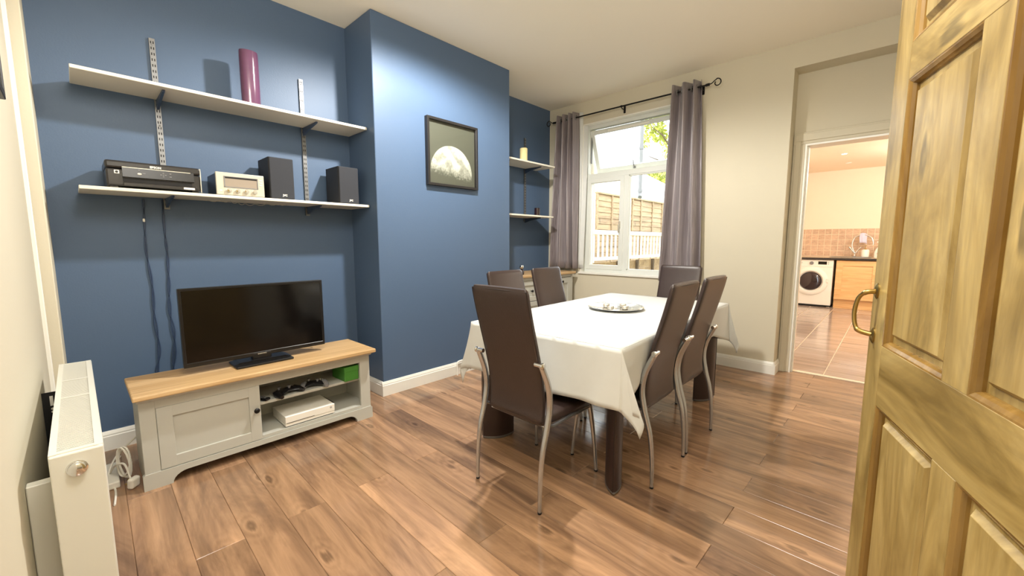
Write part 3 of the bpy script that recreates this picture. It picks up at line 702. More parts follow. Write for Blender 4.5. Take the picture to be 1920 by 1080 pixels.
for x in (-0.37,):
    bm = new(); add_box(bm, x - 0.0015, x + 0.0015, -0.0945, -HYd + 0.002, 0.13, 0.632)
    b_ = obj('bracket', bm, 'dark', t)
    bm = new(); add_box(bm, x + 0.0012, x + 0.0022, -0.075, -0.066, 0.579, 0.617)
    for z in (0.567, 0.555): add_lathe(bm, [(0.0045, x + 0.001), (0.0045, x + 0.0022), (0.0005, x + 0.0022)], 10, 'X', (0, -0.07, z))
    obj('bracket_slots', bm, 'white', b_)
bm = new(); add_box(bm, 0.40, 0.43, -0.094, -0.05, 0.02, 0.60, bev=0.002); obj('rear_casing', bm, 'rad', t)
bm = tube([(HX - 0.05, -0.02, 0.0), (HX - 0.05, -0.02, 0.12)], 0.0075, 10); add_tube(bm, [(HX - 0.05, -0.02, 0.05), (HX - 0.05, -0.02, 0.10)], 0.016, 12)
obj('valve', bm, 'white', t, True)
obj('valve', tube([(-HX + 0.05, -0.02, 0.0), (-HX + 0.05, -0.02, 0.12)], 0.0075, 10), 'white', t, True)
# white leads on the floor by the tv unit
t = thing('extension_lead', 'white extension lead and plug coiled on the floor beside the tv unit', 'extension lead', (-2.80, 0.06, 0))
pts = []
for k in range(64):
    a = k / 63 * 2 * PI * 4; q = 0.030 * math.cos(a) * (1 + 0.3 * math.sin(0.7 * a))
    pts.append((0.06 + 0.7 * q + 0.012 * math.sin(0.5 * a), 0.022 + 0.7 * q + 0.010 * math.sin(0.31 * a), 0.105 + (0.075 + 0.012 * math.sin(0.6 * a)) * math.sin(a)))
obj('coil', tube(pts, 0.0042, 7), 'white', t, True)
obj('flex', tube(curve([(-0.30, 0.02, 0.004), (-0.1, -0.03, 0.006), (0.06, -0.01, 0.10), (0.12, 0.02, 0.12), (0.13, 0.035, 0.05), (0.135, 0.04, 0.03)], 8), 0.0045, 7), 'white', t, True)
obj('mains_flex', tube(curve([(0.28, -0.03, 0.005), (0.12, -0.02, 0.005), (0.0, -0.04, 0.02), (-0.06, 0.0, 0.10), (-0.12, 0.10, 0.17)], 8), 0.0045, 7), 'white', t, True)
obj('socket_block', box(-0.16, 0.10, -0.055, 0.0, 0.0, 0.034, bev=0.006, seg=2), 'white', t)
pl = obj('plug', box(-0.025, 0.025, -0.024, 0.024, -0.014, 0.014, bev=0.008, seg=2), 'white', t, loc=(0.155, 0.045, 0.030), rot=(0.25, -1.45, 0.5))
bm = new()
for a in ((-0.004, 0.004, 0.01), (-0.013, -0.007, -0.006), (0.007, 0.013, -0.006)): add_box(bm, a[2] - .003, a[2] + .003, a[0], a[1], 0.013, 0.030)
obj('pin', bm, 'brass', pl)
# gas pipe
t = thing('pipe_stub', 'white capped pipe and valve against the chimney skirting', 'pipe', (XC + 0.034, 2.285, 0))
obj('pipe', tube(curve([(0, 0, 0), (0, 0, 0.06), (0, 0, 0.105), (0, 0.012, 0.122), (0, 0.04, 0.126), (0, 0.14, 0.126), (0, 0.20, 0.126)], 5), 0.0085, 10), 'gloss', t, True)
bm = lathe([(0.012, 0.08), (0.015, 0.085), (0.015, 0.112), (0.012, 0.117)], 12, 'Y', (0, 0, 0.126)); add_tube(bm, [(0, 0.10, 0.13), (0, 0.10, 0.155)], 0.008, 8); add_box(bm, -0.005, 0.005, 0.085, 0.125, 0.150, 0.157, bev=0.002)
obj('valve', bm, 'gloss', t, True)
obj('cap', lathe([(0.011, 0.19), (0.013, 0.195), (0.013, 0.215), (0.002, 0.218)], 12, 'Y', (0, 0, 0.126)), 'gloss', t, True)

# ------------------------------------------------------------------ dining table
TA = math.radians(2.0); TC = (-1.357, 2.46); TW, TL, TH = 0.488, 0.885, 0.735
t = thing('dining_table', 'dining table on dark brown curved slab legs under the white cloth', 'table', (TC[0], TC[1], 0), TA)
obj('tabletop', box(-TW + .036, TW - .006, -TL + .006, TL - .006, 0.690, 0.731, bev=0.004), 'darkwood', t)
leg_mesh = None
for sx in (-1, 1):
    for sy in (-1, 1):
        d = Vector((-sx * 0.47, -sy * 0.88)).normalized(); nrm = Vector((-d.y, d.x))
        base = Vector((sx * (TW - 0.05), sy * (TL - 0.065)))
        L_, hw = 0.20, 0.036
        ring = []
        for k in range(13):
            a = k / 12; ring.append((base + d * (L_ * a) + nrm * (hw * math.sin(PI * a) ** 0.75 + 0.004)))
        for k in range(13):
            a = 1 - k / 12; ring.append((base + d * (L_ * a) - nrm * (hw * math.sin(PI * a) ** 0.75 + 0.004)))
        bm = new(); add_loft(bm, [[Vector((p.x, p.y, z)) for p in ring] for z in (0.016, 0.30, 0.691)])
        lg = obj('leg', bm, 'darkwood', t, True)
        c_ = base + d * (L_ / 2)
        bm = new(); add_loft(bm, [[Vector((c_.x + (p.x - c_.x) * f, c_.y + (p.y - c_.y) * f, z)) for p in ring] for z, f in ((0.0, 0.88), (0.008, 1.0), (0.018, 1.015))])
        obj('foot', bm, 'steel', lg, True)
        for q in (ring[0],):
            obj('seam', tube([(q.x - d.x * .003, q.y - d.y * .003, 0.02), (q.x - d.x * .003, q.y - d.y * .003, 0.69)], 0.0022, 6), 'seam', lg)
# cloth
rnd = random.Random(3)
def drop(side, u):
    """hanging length and bulge along a side, u in 0..1"""
    if side == 'near':
        b_ = math.exp(-((u - 0.52) / 0.30) ** 2); return 0.268 - 0.012 * b_, 0.02 + 0.045 * b_
    if side == 'far': return 0.28, 0.012
    e_ = min(1, min(u, 1 - u) * 7); return 0.285 - 0.075 * e_, 0.012 - 0.045 * e_ + 0.006 * math.sin(u * 21)
per = []   # (edge point, outward offset at bottom, hanging length)
def side(name, p0, p1, nrm, n):
    for i in range(n + 1):
        u = i / n; p = Vector(p0).lerp(Vector(p1), u); dl, out = drop(name, u)
        edge = min(u, 1 - u); wob = 0.010 * math.sin(u * 17 + len(name)) * min(1, edge * 8)
        per.append((p, Vector(nrm) * (out + wob), dl, u))
def corner(p, n0, n1, swing):
    n = 14
    for i in range(1, n):
        th = i / n * PI / 2; r_ = 0.285 / max(math.cos(th), math.sin(th)) ** 0.9
        di = (Vector(n0) * math.cos(th) + Vector(n1) * math.sin(th))
        diag = (Vector(n0) + Vector(n1)).normalized(); side_ = (Vector(n1) - Vector(n0)).normalized()
        f = math.sin(PI * (th / (PI / 2)) ** 1.8)
        off = diag * (0.015 + 0.058 * f) + side_ * (swing * f)
        per.append((Vector(p), off, r_ * 0.97, 0))
a_, b_ = TW + 0.004, TL + 0.004
side('near', (-a_, -b_), (a_, -b_), (0, -1), 40); corner((a_, -b_), (0, -1), (1, 0), 0.085)
side('right', (a_, -b_), (a_, b_), (1, 0), 56); corner((a_, b_), (1, 0), (0, 1), -0.05)
side('far', (a_, b_), (-a_, b_), (0, 1), 40); corner((-a_, b_), (0, 1), (-1, 0), 0.0)
side('left', (-a_, b_), (-a_, -b_), (-1, 0), 56); corner((-a_, -b_), (-1, 0), (0, -1), -0.05)
def warp(p):
    d2 = (p.x + a_) ** 2 + (p.y + b_) ** 2
    return Vector((p.x + 0.034 * math.exp(-d2 / 0.18), p.y))
per = [(warp(p), off, dl, u) for p, off, dl, u in per]
K = 12; rings = []
for k in range(K + 1):
    f = k / K; ring = []
    for i, (p, off, dl, u) in enumerate(per):
        q = p + off * (f ** 1.15)
        z = TH + 0.002 - dl * f - 0.004 * math.sin(f * PI / 2)
        rp = 0.003 * math.sin(i * 0.9 + f * 4) * f
        ring.append(Vector((q.x + rp, q.y + rp * .6, z)))
    rings.append(ring)
bm = new(); vs = add_loft(bm, rings, cap=False)
def wr(x, y): return 0.0016 * math.sin(9 * x + 4 * y) * math.sin(7 * y - 3 * x) + 0.0012 * math.sin(23 * x - 11 * y)
NX, NY = 24, 40
def gxy(i, j): q = warp(Vector((-a_ + 2 * a_ * i / NX, -b_ + 2 * b_ * j / NY))); return q.x, q.y
gv = [[bm.verts.new((*gxy(i, j), TH + 0.0022 + (0 if i in (0, NX) or j in (0, NY) else max(0, wr(i / NX, 1.8 * j / NY) + 0.0008) * min(1, (min(i, NX - i, j, NY - j) - 1) / 4)))) for j in range(NY + 1)] for i in range(NX + 1)]
for i in range(NX):
    for j in range(NY): bm.faces.new((gv[i][j], gv[i + 1][j], gv[i + 1][j + 1], gv[i][j + 1]))
bmesh.ops.remove_doubles(bm, verts=bm.verts[:], dist=0.0005)
o = obj('tablecloth', bm, 'cloth', None, True, loc=(TC[0], TC[1], 0), rot=(0, 0, TA))
tag(o, 'white tablecloth with long hanging corners on the dining table', 'tablecloth')
for p in o.data.polygons: p.use_smooth = True
md = o.modifiers.new('thick', 'SOLIDIFY'); md.thickness = 0.002; md.offset = 1
# tray of tealights
t = thing('tray', 'round silver tray in the middle of the white tablecloth', 'tray', (-1.385, 2.53, TH + 0.0065))
obj('plate', lathe([(0.10, 0.0), (0.12, 0.0), (0.135, 0.004), (0.175, 0.013), (0.186, 0.016), (0.186, 0.019), (0.176, 0.0165), (0.135, 0.008), (0.118, 0.005), (0.002, 0.005)], 48), 'chrome', t, True)
obj('rim', tube([(0.186 * math.cos(a), 0.186 * math.sin(a), 0.0175) for a in [2 * PI * k / 48 for k in range(48)]], 0.0025, 6, closed=True), 'chrome', t, True)
for k, (lab, dx, dy) in enumerate((('glass tealight cup at the window side of the silver tray', 0.02, 0.065), ('glass tealight cup at the chimney side of the silver tray', -0.068, -0.01), ('glass tealight cup nearest the camera on the silver tray', 0.0, -0.07), ('glass tealight cup at the doorway side of the silver tray', 0.07, 0.0))):
    c_ = thing('tealight_holder', lab, 'candle holder', (-1.385 + dx, 2.53 + dy, TH + 0.0122), 0.3 * k, 'tealight cups on the silver tray')
    obj('cup', lathe([(0.018, 0), (0.021, 0.002), (0.025, 0.020), (0.024, 0.021), (0.019, 0.006), (0.001, 0.005)], 16), 'silver', c_, True)
    obj('tealight', lathe([(0.0165, 0.0062), (0.0168, 0.017), (0.0155, 0.018), (0.001, 0.016)], 16), 'silver', c_, True)

# ------------------------------------------------------------------ dining chairs
def make_chair(label, loc, rz, group):
    t = thing('dining_chair', label, 'chair', loc, rz, group)
    prof = curve([(0, 0.052, 0.385), (0, 0.062, 0.43), (0, 0.062, 0.50), (0, 0.052, 0.58), (0, 0.036, 0.65), (0, 0.010, 0.745), (0, -0.020, 0.85), (0, -0.043, 0.94), (0, -0.056, 1.002)], 4)
    rings = []; n = len(prof)
    for i, p in enumerate(prof):
        tg = (prof[min(i + 1, n - 1)] - prof[max(i - 1, 0)]).normalized(); nr = Vector((0, tg.z, -tg.y))   # towards the seat (+y)
        e = min(i, n - 1 - i); hw, ht = 0.170, 0.0165
        if e == 0: hw, ht = 0.160, 0.008
        elif e == 1: hw, ht = 0.168, 0.0145
        ring = []
        for k in range(28):
            a = 2 * PI * k / 28; ca, sa = math.cos(a), math.sin(a)
            x = hw * math.copysign(abs(ca) ** 0.28, ca); v = ht * math.copysign(abs(sa) ** 0.55, sa)
            ring.append(p + Vector((x, 0, 0)) + nr * (v + 0.008 + 0.006 * math.cos(x / 0.17 * PI / 2)))
        rings.append(ring)
    bm = new(); add_loft(bm, rings); bk = obj('backrest', bm, 'leather', t, True)
    loop = []
    for i, p in enumerate(prof[1:-1]): loop.append(p + Vector((0.1685, 0.0, 0)))
    for i, p in enumerate(reversed(prof[1:-1])): loop.append(p + Vector((-0.1685, 0.0, 0)))
    obj('piping', tube(loop, 0.0028, 6, closed=True), 'seam', bk, True)
    rings = []
    for y, hw, z0, z1 in ((0.058, 0.165, 0.375, 0.418), (0.066, 0.174, 0.366, 0.423), (0.16, 0.184, 0.362, 0.428), (0.30, 0.192, 0.362, 0.430), (0.42, 0.195, 0.364, 0.428), (0.462, 0.188, 0.368, 0.422), (0.474, 0.172, 0.376, 0.412)):
        ring = []
        for k in range(28):
            a = 2 * PI * k / 28; ca, sa = math.cos(a), math.sin(a)
            ring.append(Vector((hw * math.copysign(abs(ca) ** 0.35, ca), y, (z0 + z1) / 2 + (z1 - z0) / 2 * math.copysign(abs(sa) ** 0.6, sa))))
        rings.append(ring)
    bm = new(); add_loft(bm, rings); st = obj('seat', bm, 'leather', t, True)
    loop = [(0.17, 0.07, 0.370), (0.192, 0.30, 0.366), (0.193, 0.42, 0.368), (0.17, 0.468, 0.374), (-0.17, 0.468, 0.374), (-0.193, 0.42, 0.368), (-0.192, 0.30, 0.366), (-0.17, 0.07, 0.370)]
    obj('piping', tube(loop, 0.003, 6, closed=True), 'satinchrome', st, True)
    for s_ in (1, -1):
        pts = curve([(0.203 * s_, 0.0, 0.006), (0.203 * s_, 0.003, 0.13), (0.203 * s_, 0.018, 0.27), (0.203 * s_, 0.050, 0.385), (0.203 * s_, 0.066, 0.48), (0.203 * s_, 0.054, 0.57), (0.200 * s_, 0.018, 0.655), (0.199 * s_, 0.008, 0.674)], 6)
        m_ = len(pts); rad = [0.0085 + 0.006 * min(1, i / (m_ * 0.45)) - 0.0025 * max(0, (i / m_ - 0.75) / 0.25) for i in range(m_)]
        lg = obj('leg', tube(pts, rad, 12), 'satinchrome', t, True)
        obj('foot', lathe([(0.007, 0), (0.0095, 0.002), (0.0095, 0.010)], 10, 'Z', (0.203 * s_, 0, 0)), 'black', lg)
        bm = tube([(0.165 * s_, 0.010, 0.674), (0.209 * s_, 0.008, 0.674)], 0.0105, 12); add_lathe(bm, [(0.0105, 0), (0.0145, 0.003), (0.0145, 0.010), (0.010, 0.014), (0.001, 0.015)], 12, 'X', (0.203 * s_ - (0 if s_ > 0 else 0.012), 0.008, 0.674))
        obj('stud', bm, 'chrome', lg, True)
        pts = curve([(0.178 * s_, 0.425, 0.385), (0.186 * s_, 0.440, 0.30), (0.196 * s_, 0.458, 0.15), (0.203 * s_, 0.468, 0.006)], 5)
        m_ = len(pts); rad = [0.0145 - 0.006 * i / (m_ - 1) for i in range(m_)]
        lg = obj('leg', tube(pts, rad, 12), 'satinchrome', t, True)
        obj('foot', lathe([(0.007, 0), (0.0095, 0.002), (0.0095, 0.010)], 10, 'Z', (0.203 * s_, 0.468, 0)), 'black', lg)
        obj('side_rail', tube([(0.200 * s_, 0.052, 0.392), (0.196 * s_, 0.10, 0.372), (0.180 * s_, 0.42, 0.372)], 0.008, 8), 'satinchrome', t, True)
    return t
G = 'brown leather chairs around the dining table'
ch = make_chair('brown leather high-back chair at the near table end, its back to the camera', (-1.268, 1.315, 0), 0.0, G)
dup(ch, (-0.785, 2.04, 0), PI / 2, 'brown leather high-back chair on the doorway side of the table, nearer the pine door', G)
dup(ch, (-0.783, 2.492, 0), PI / 2 - 0.02, 'brown leather high-back chair on the doorway side of the table, nearer the kitchen doorway', G)
dup(ch, (-1.93, 2.04, 0), -PI / 2, 'brown leather high-back chair on the chimney side, overlapped by the near end chair', G)
dup(ch, (-1.935, 2.505, 0), -PI / 2, 'brown leather high-back chair on the chimney side in front of the sideboard', G)
dup(ch, (-1.31, 3.44, 0), PI, 'brown leather high-back chair at the window end of the table below the right curtain', G)

# ------------------------------------------------------------------ sideboard
t = thing('sideboard', 'grey-painted sideboard with an oak top in the window alcove', 'sideboard', (-3.09, 3.60, 0))
bm = new(); add_box(bm, -0.235, 0.215, -0.54, -0.522, 0.0, 0.82); add_box(bm, -0.235, 0.215, 0.522, 0.54, 0.0, 0.82); add_box(bm, -0.235, -0.227, -0.53, 0.53, 0.06, 0.82); add_box(bm, -0.23, 0.214, -0.53, 0.53, 0.06, 0.08); add_box(bm, -0.23, 0.21, 0.036, 0.056, 0.07, 0.82)
obj('carcass', bm, 'sage', t)
bm = new()
for a in ((-0.54, -0.50, 0.0, 0.82), (0.50, 0.54, 0.0, 0.82), (0.03, 0.062, 0.06, 0.82), (-0.51, 0.51, 0.788, 0.82), (-0.51, 0.51, 0.0, 0.09)): add_box(bm, 0.212, 0.230, *a, bev=0.0015)
obj('face_frame', bm, 'sage', t)
bm = new(); add_box(bm, -0.24, 0.262, -0.565, 0.565, 0.822, 0.85, bev=0.006, seg=2)
o = obj('top', bm, 'oak', t); o.data.transform(Matrix.Rotation(-PI / 2, 4, 'Z')); o.rotation_euler = (0, 0, PI / 2)
for k in range(3):
    z0 = 0.098 + 0.231 * k; z1 = z0 + 0.224
    bm = new()
    for a in ((-0.497, -0.44, z0, z1), (-0.032, 0.026, z0, z1), (-0.45, -0.02, z0, z0 + .05), (-0.45, -0.02, z1 - .05, z1)): add_box(bm, 0.214, 0.2335, *a, bev=0.0015)
    d = obj('drawer', bm, 'sage', t)
    obj('drawer_panel', box(0.212, 0.222, -0.445, -0.03, z0 + .045, z1 - .045), 'sage', d)
    obj('knob', lathe([(0.005, 0.22), (0.006, 0.240), (0.014, 0.247), (0.014, 0.254), (0.001, 0.258)], 14, 'X', (0, -0.236, (z0 + z1) / 2)), 'iron', d, True)
bm = new()
for a in ((0.066, 0.126, 0.098, 0.783), (0.437, 0.497, 0.098, 0.783), (0.12, 0.44, 0.098, 0.165), (0.12, 0.44, 0.715, 0.783)): add_box(bm, 0.214, 0.2335, *a, bev=0.0015)
d = obj('door', bm, 'sage', t); obj('door_panel', box(0.212, 0.222, 0.12, 0.445, 0.16, 0.72), 'sage', d)
obj('knob', lathe([(0.005, 0.22), (0.006, 0.240), (0.014, 0.247), (0.014, 0.254), (0.001, 0.258)], 14, 'X', (0, 0.318, 0.737)), 'iron', d, True)
t = thing('ornament', 'small dark-and-clear glass jar on the sideboard', 'ornament', (-2.93, 3.28, 0.851))
obj('jar', lathe([(0.020, 0), (0.026, 0.004), (0.028, 0.03), (0.022, 0.05), (0.014, 0.055), (0.014, 0.065), (0.001, 0.065)], 16), 'darkglass', t, True)
obj('stopper', lathe([(0.010, 0.064), (0.021, 0.074), (0.024, 0.088), (0.018, 0.102), (0.002, 0.106)], 14), 'chrome', t, True)
o = obj('foot', lathe([(0.022, 0), (0.027, 0.0015), (0.022, 0.004)], 16), 'brass', t, True)

# ------------------------------------------------------------------ curtains
RY, RZ = 4.183, 2.665
t = thing('curtain_rod', 'black iron curtain rod with curled ends above the window', 'curtain rod', (-2.30, RY, RZ))
obj('rod', tube([(-0.90, 0, 0), (0.90, 0, 0)], 0.008, 10), 'iron', t, True)
for s_ in (1, -1):
    pts = [(0.885 * s_, 0, 0), (0.93 * s_, 0, 0.004), (0.955 * s_, 0, 0.022), (0.975 * s_, 0, 0.034)]
    for k in range(13):
        a = PI * 0.55 - k * PI * 1.75 / 12; r_ = 0.036 - 0.0014 * k
        pts.append(((0.982 + r_ * math.cos(a)) * s_, 0, 0.002 + r_ * math.sin(a)))
    bm = tube(curve(pts, 3), 0.005, 7); add_tube(bm, [(0.88 * s_, 0, 0), (0.915 * s_, 0, 0.001)], 0.0125, 10)
    obj('finial', bm, 'iron', t, True)
for x in (-0.86, 0.01, 0.835):
    bm = new(); add_tube(bm, [(x, 0, -0.006), (x, 0.02, -0.02), (x, 0.075, -0.02)], 0.005, 6); add_box(bm, x - .012, x + .012, 0.072, 0.0795, -0.055, 0.02, bev=0.002); add_lathe(bm, [(0.012, x - .008), (0.0125, x - .006), (0.0125, x + .006), (0.012, x + .008)], 10, 'X')
    obj('bracket', bm, 'iron', t)
def curtain(label, xt0, xt1, xb0, xb1, zt, zb, pleats, ph, lining, amp=0.05):
    t = thing('curtain', label, 'curtain', ((xt0 + xt1) / 2, RY, zb))
    ox = (xt0 + xt1) / 2; nu, nv = 20 * pleats, 18
    def P(u, v, dy=0.0):
        k = v ** 0.8; x = (xt0 + (xt1 - xt0) * u) * (1 - k) + (xb0 + (xb1 - xb0) * u) * k
        u_ = u + 0.045 * math.sin(2 * PI * u + 0.6); a = 2 * PI * pleats * u_ + ph
        y = amp * math.sin(a) * (1 - 0.25 * v) + 0.014 * v * math.sin(a * 0.5 + 2.1 * v + 1) + 0.008 * math.sin(a * 1.7 + 5 * v) * v
        x += 0.012 * v * math.sin(a * 1.3 + 3 * v) * math.sin(PI * u)
        return Vector((x - ox, y + dy, (zt - zb) * (1 - v)))
    bm = new(); g = [[bm.verts.new(P(i / nu, j / nv)) for j in range(nv + 1)] for i in range(nu + 1)]
    for i in range(nu):
        for j in range(nv): bm.faces.new((g[i][j], g[i + 1][j], g[i + 1][j + 1], g[i][j + 1]))
    f = obj('fabric', bm, 'satin', t, True)
    for p in f.data.polygons: p.use_smooth = True
    md = f.modifiers.new('thick', 'SOLIDIFY'); md.thickness = 0.003; md.offset = 0
    if lining:
        bm = new(); pts = []
        for i in range(9):
            q = i / 8; col = []
            for j in range(nv + 1):
                v = j / nv; b0 = P(1.0, v)
                col.append(bm.verts.new(b0 + Vector((0.085 * q * (1 - 0.5 * v) + 0.010 * math.sin(q * 7 + v * 2), 0.003 + 0.055 * q ** 0.8, 0.01 - 0.012 * q))))
            pts.append(col)
        for i in range(8):
            for j in range(nv): bm.faces.new((pts[i][j], pts[i + 1][j], pts[i + 1][j + 1], pts[i][j + 1]))
        l_ = obj('lining', bm, 'cloth', t, True)
        md = l_.modifiers.new('thick', 'SOLIDIFY'); md.thickness = 0.002; md.offset = 0
    for k in range(2 * pleats + 1):
        u = (k * PI - ph) / (2 * PI * pleats)
        if not 0.0 <= u <= 1.0: continue
        x = xt0 + (xt1 - xt0) * u - ox
        ring = [(x + 0.002 * math.sin(a), 0.024 * math.cos(a), RZ - zb + 0.024 * math.sin(a)) for a in [2 * PI * j / 18 for j in range(18)]]
        obj('eyelet', tube(ring, 0.005, 6, closed=True), 'steel', t, True)
    return t
curtain('grey satin curtain drawn to the alcove side of the window above the sideboard', -3.155, -2.868, -3.255, -2.840, 2.725, 0.878, 4, 0.8, True)
curtain('grey satin curtain on the doorway side of the window behind the far chair', -1.735, -1.462, -1.795, -1.385, 2.730, 0.80, 3, 2.6, False)

# ------------------------------------------------------------------ pine door standing open by the camera
DA = math.atan2(-0.951, 0.31)
t = thing('pine_door', 'stained pine panelled door standing open at the right edge', 'door', (-0.032, 1.33, 0), DA)
TH_ = 0.036
def bar(name, x0, x1, z0, z1, vertical, parent=t, y0=0.0, y1=TH_, bev=0.001):
    cx, cz = (x0 + x1) / 2, (z0 + z1) / 2
    if vertical:
        bm = box(-(z1 - z0) / 2, (z1 - z0) / 2, y0, y1, -(x1 - x0) / 2, (x1 - x0) / 2, bev=bev)
        return obj(name, bm, 'pine', parent, loc=(cx, 0, cz), rot=(0, -PI / 2, 0))
    return obj(name, box(-(x1 - x0) / 2, (x1 - x0) / 2, y0, y1, -(z1 - z0) / 2, (z1 - z0) / 2, bev=bev), 'pine', parent, loc=(cx, 0, cz))
ST, DWD, DH = 0.081, 0.762, 1.981
M0, M1 = 0.343, 0.419
bar('stile', 0, ST, 0.006, DH, True); bar('stile', DWD - ST, DWD, 0.006, DH, True)
rows = [(0.21, 0.82), (0.962, 1.546), (1.622, 1.885)]
for z0, z1 in ((0.006, 0.21), (0.82, 0.962), (1.546, 1.622), (1.885, DH)): bar('rail', ST, DWD - ST, z0, z1, False)
for z0, z1 in rows:
    bar('muntin', M0, M1, z0, z1, True)
    for x0, x1 in ((ST, M0), (M1, DWD - ST)):
        hx, hz = (x1 - x0) / 2, (z1 - z0) / 2
        def rect(ix, y): return [Vector((sx * (hz - ix), y, sz * (hx - ix))) for sx, sz in ((-1, -1), (1, -1), (1, 1), (-1, 1))]
        # raised panel lying with its grain upright: local x runs up the door
        bm = new(); add_loft(bm, [rect(0.0, 0.024), rect(0.0, 0.0155), rect(0.026, 0.0150), rect(0.034, 0.0062), rect(0.0348, 0.0056)]); add_loft(bm, [rect(-0.004, 0.030), rect(-0.004, 0.020)])
        pn = obj('panel', bm, 'pine', t, loc=((x0 + x1) / 2, 0, (z0 + z1) / 2), rot=(0, -PI / 2, 0))
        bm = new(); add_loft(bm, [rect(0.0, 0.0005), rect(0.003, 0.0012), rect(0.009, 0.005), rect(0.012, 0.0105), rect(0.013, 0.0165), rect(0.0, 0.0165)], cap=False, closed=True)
        obj('moulding', bm, 'pine_stain_shade', pn)
bm = tube(curve([(0.026, -0.004, 1.082), (0.024, -0.020, 1.080), (0.014, -0.031, 1.064), (0.008, -0.035, 1.03), (0.010, -0.033, 1.0), (0.016, -0.026, 0.984), (0.027, -0.004, 0.978)], 7), [0.0062] * 10 + [0.0048] * 23 + [0.0062] * 10, 10)
h_ = obj('handle', bm, 'brass', t, True)
for z in (1.084, 0.976):
    obj('handle_rose', lathe([(0.014, 0.0), (0.014, -0.002), (0.010, -0.0045), (0.006, -0.006), (0.001, -0.0065)], 14, 'Y', (0.026, 0, z), sx=1.35, sy=0.9), 'brass', h_, True)

# ------------------------------------------------------------------ kitchen beyond the doorway
kf = struct('floor_kitchen', box(-1.6, 1.4, 4.50, 10.1, -0.12, -0.008), 'grout', label='kitchen floor of wood-effect tiles with pale grout', cat='floor')
def slab(name, w, l, d, m, ax='XY', g=0.005, c=0.0015):
    bm = new(); rings = []
    for ins, z in ((g, -d), (g, -c), (g + c, 0)):
        rings.append([Vector((sx * (w / 2 - ins), sy * (l / 2 - ins), z)) for sx, sy in ((-1, -1), (1, -1), (1, 1), (-1, 1))])
    add_loft(bm, rings); bmesh.ops.recalc_face_normals(bm, faces=bm.faces[:])
    me = bpy.data.meshes.new(name); bm.to_mesh(me); bm.free(); me.materials.append(M[m]); return me
tm = slab('tile', 0.345, 0.56, 0.008, 'ktile')      # grain along the local x
for i in range(-3, 4):
    for j in range(10):
        xc = -0.395 + 0.345 * i + 0.1725; yc = 4.545 + 0.28 + 0.56 * j
        if yc > 10.05 or xc > 1.15: continue
        o = bpy.data.objects.new('tile', tm); C.objects.link(o); o.parent = kf; o.location = (xc, yc, 0.0)
struct('ceiling_kitchen', box(-1.6, 1.4, 4.56, 10.2, 2.545, 2.66), 'kwall', label='warm lit kitchen ceiling with downlights', cat='ceiling')
struct('wall_kitchen_left', box(-1.6, -1.435, 4.56, 10.1, 0, 2.6), 'kwall', label='kitchen side wall beside the washing machine', cat='wall')
struct('wall_kitchen_right', box(1.2, 1.4, 4.56, 10.1, 0, 2.6), 'kwall', label='kitchen side wall hidden behind the pine door', cat='wall')
kb = struct('wall_kitchen_back', box(-1.6, 1.4, 9.985, 10.2, 0, 2.6), 'kwall', label='peach kitchen end wall with tiled splashback', cat='wall')
obj('grout_bed', box(-1.435, 1.2, 9.978, 9.987, 0.93, 1.452), 'grout', kb)
wt = slab('tile', 0.1035, 0.1035, 0.007, 'walltile', g=0.0045)
for i in range(16):
    for j in range(5):
        o = bpy.data.objects.new('tile', wt); C.objects.link(o); o.parent = kb
        o.location = (-1.383 + 0.1035 * i, 9.974, 0.986 + 0.1035 * j); o.rotation_euler = (PI / 2, 0, 0)
# washing machine
t = thing('washing_machine', 'white front-loading washing machine under the kitchen worktop', 'washing machine', (-1.102, 9.70, 0))
bm = new(); add_box(bm, -0.298, 0.298, -0.27, 0.25, 0.03, 0.872, bev=0.008, seg=2)
for x in (-0.26, 0.26):
    for y in (-0.22, 0.2): add_box(bm, x - .02, x + .02, y - .02, y + .02, 0, 0.032)
obj('cabinet', bm, 'white', t)
obj('plinth_line', box(-0.296, 0.296, -0.272, -0.268, 0.012, 0.035), 'dark', t)
obj('control_panel', box(-0.297, 0.297, -0.276, -0.268, 0.745, 0.868, bev=0.003), 'white', t)
obj('programme_dial', lathe([(0.030, -0.275), (0.030, -0.292), (0.026, -0.296), (0.001, -0.297)], 20, 'Y', (-0.024, 0, 0.811)), 'grey', t, True)
obj('display', box(0.072, 0.20, -0.279, -0.274, 0.788, 0.845, bev=0.002), 'screen', t)
obj('brand_strip', box(-0.27, -0.165, -0.2775, -0.275, 0.807, 0.815), 'grey', t)
bm = new()
for k in range(3): add_lathe(bm, [(0.006, -0.275), (0.006, -0.280), (0.001, -0.2805)], 10, 'Y', (0.225 + 0.0 * k, 0, 0.795 + 0.02 * k))
obj('buttons', bm, 'grey', t)
pr_ = [(0.165, -0.262), (0.195, -0.300), (0.235, -0.302), (0.262, -0.288), (0.268, -0.268)]
bm = new(); n = 44; rings = []
for r_, y in pr_: rings.append([Vector((-0.026 + r_ * math.cos(2 * PI * k / n), y, 0.473 + r_ * math.sin(2 * PI * k / n))) for k in range(n)])
add_loft(bm, rings, cap=False); d = obj('door', bm, 'white', t, True)
obj('door_bowl', lathe([(0.172, -0.270), (0.160, -0.292), (0.135, -0.305), (0.09, -0.312), (0.001, -0.314)], 36, 'Y', (-0.026, 0, 0.473)), 'darkglass', d, True)
obj('door_grip', box(0.215, 0.245, -0.308, -0.288, 0.46, 0.53, bev=0.005, seg=2), 'white', d)
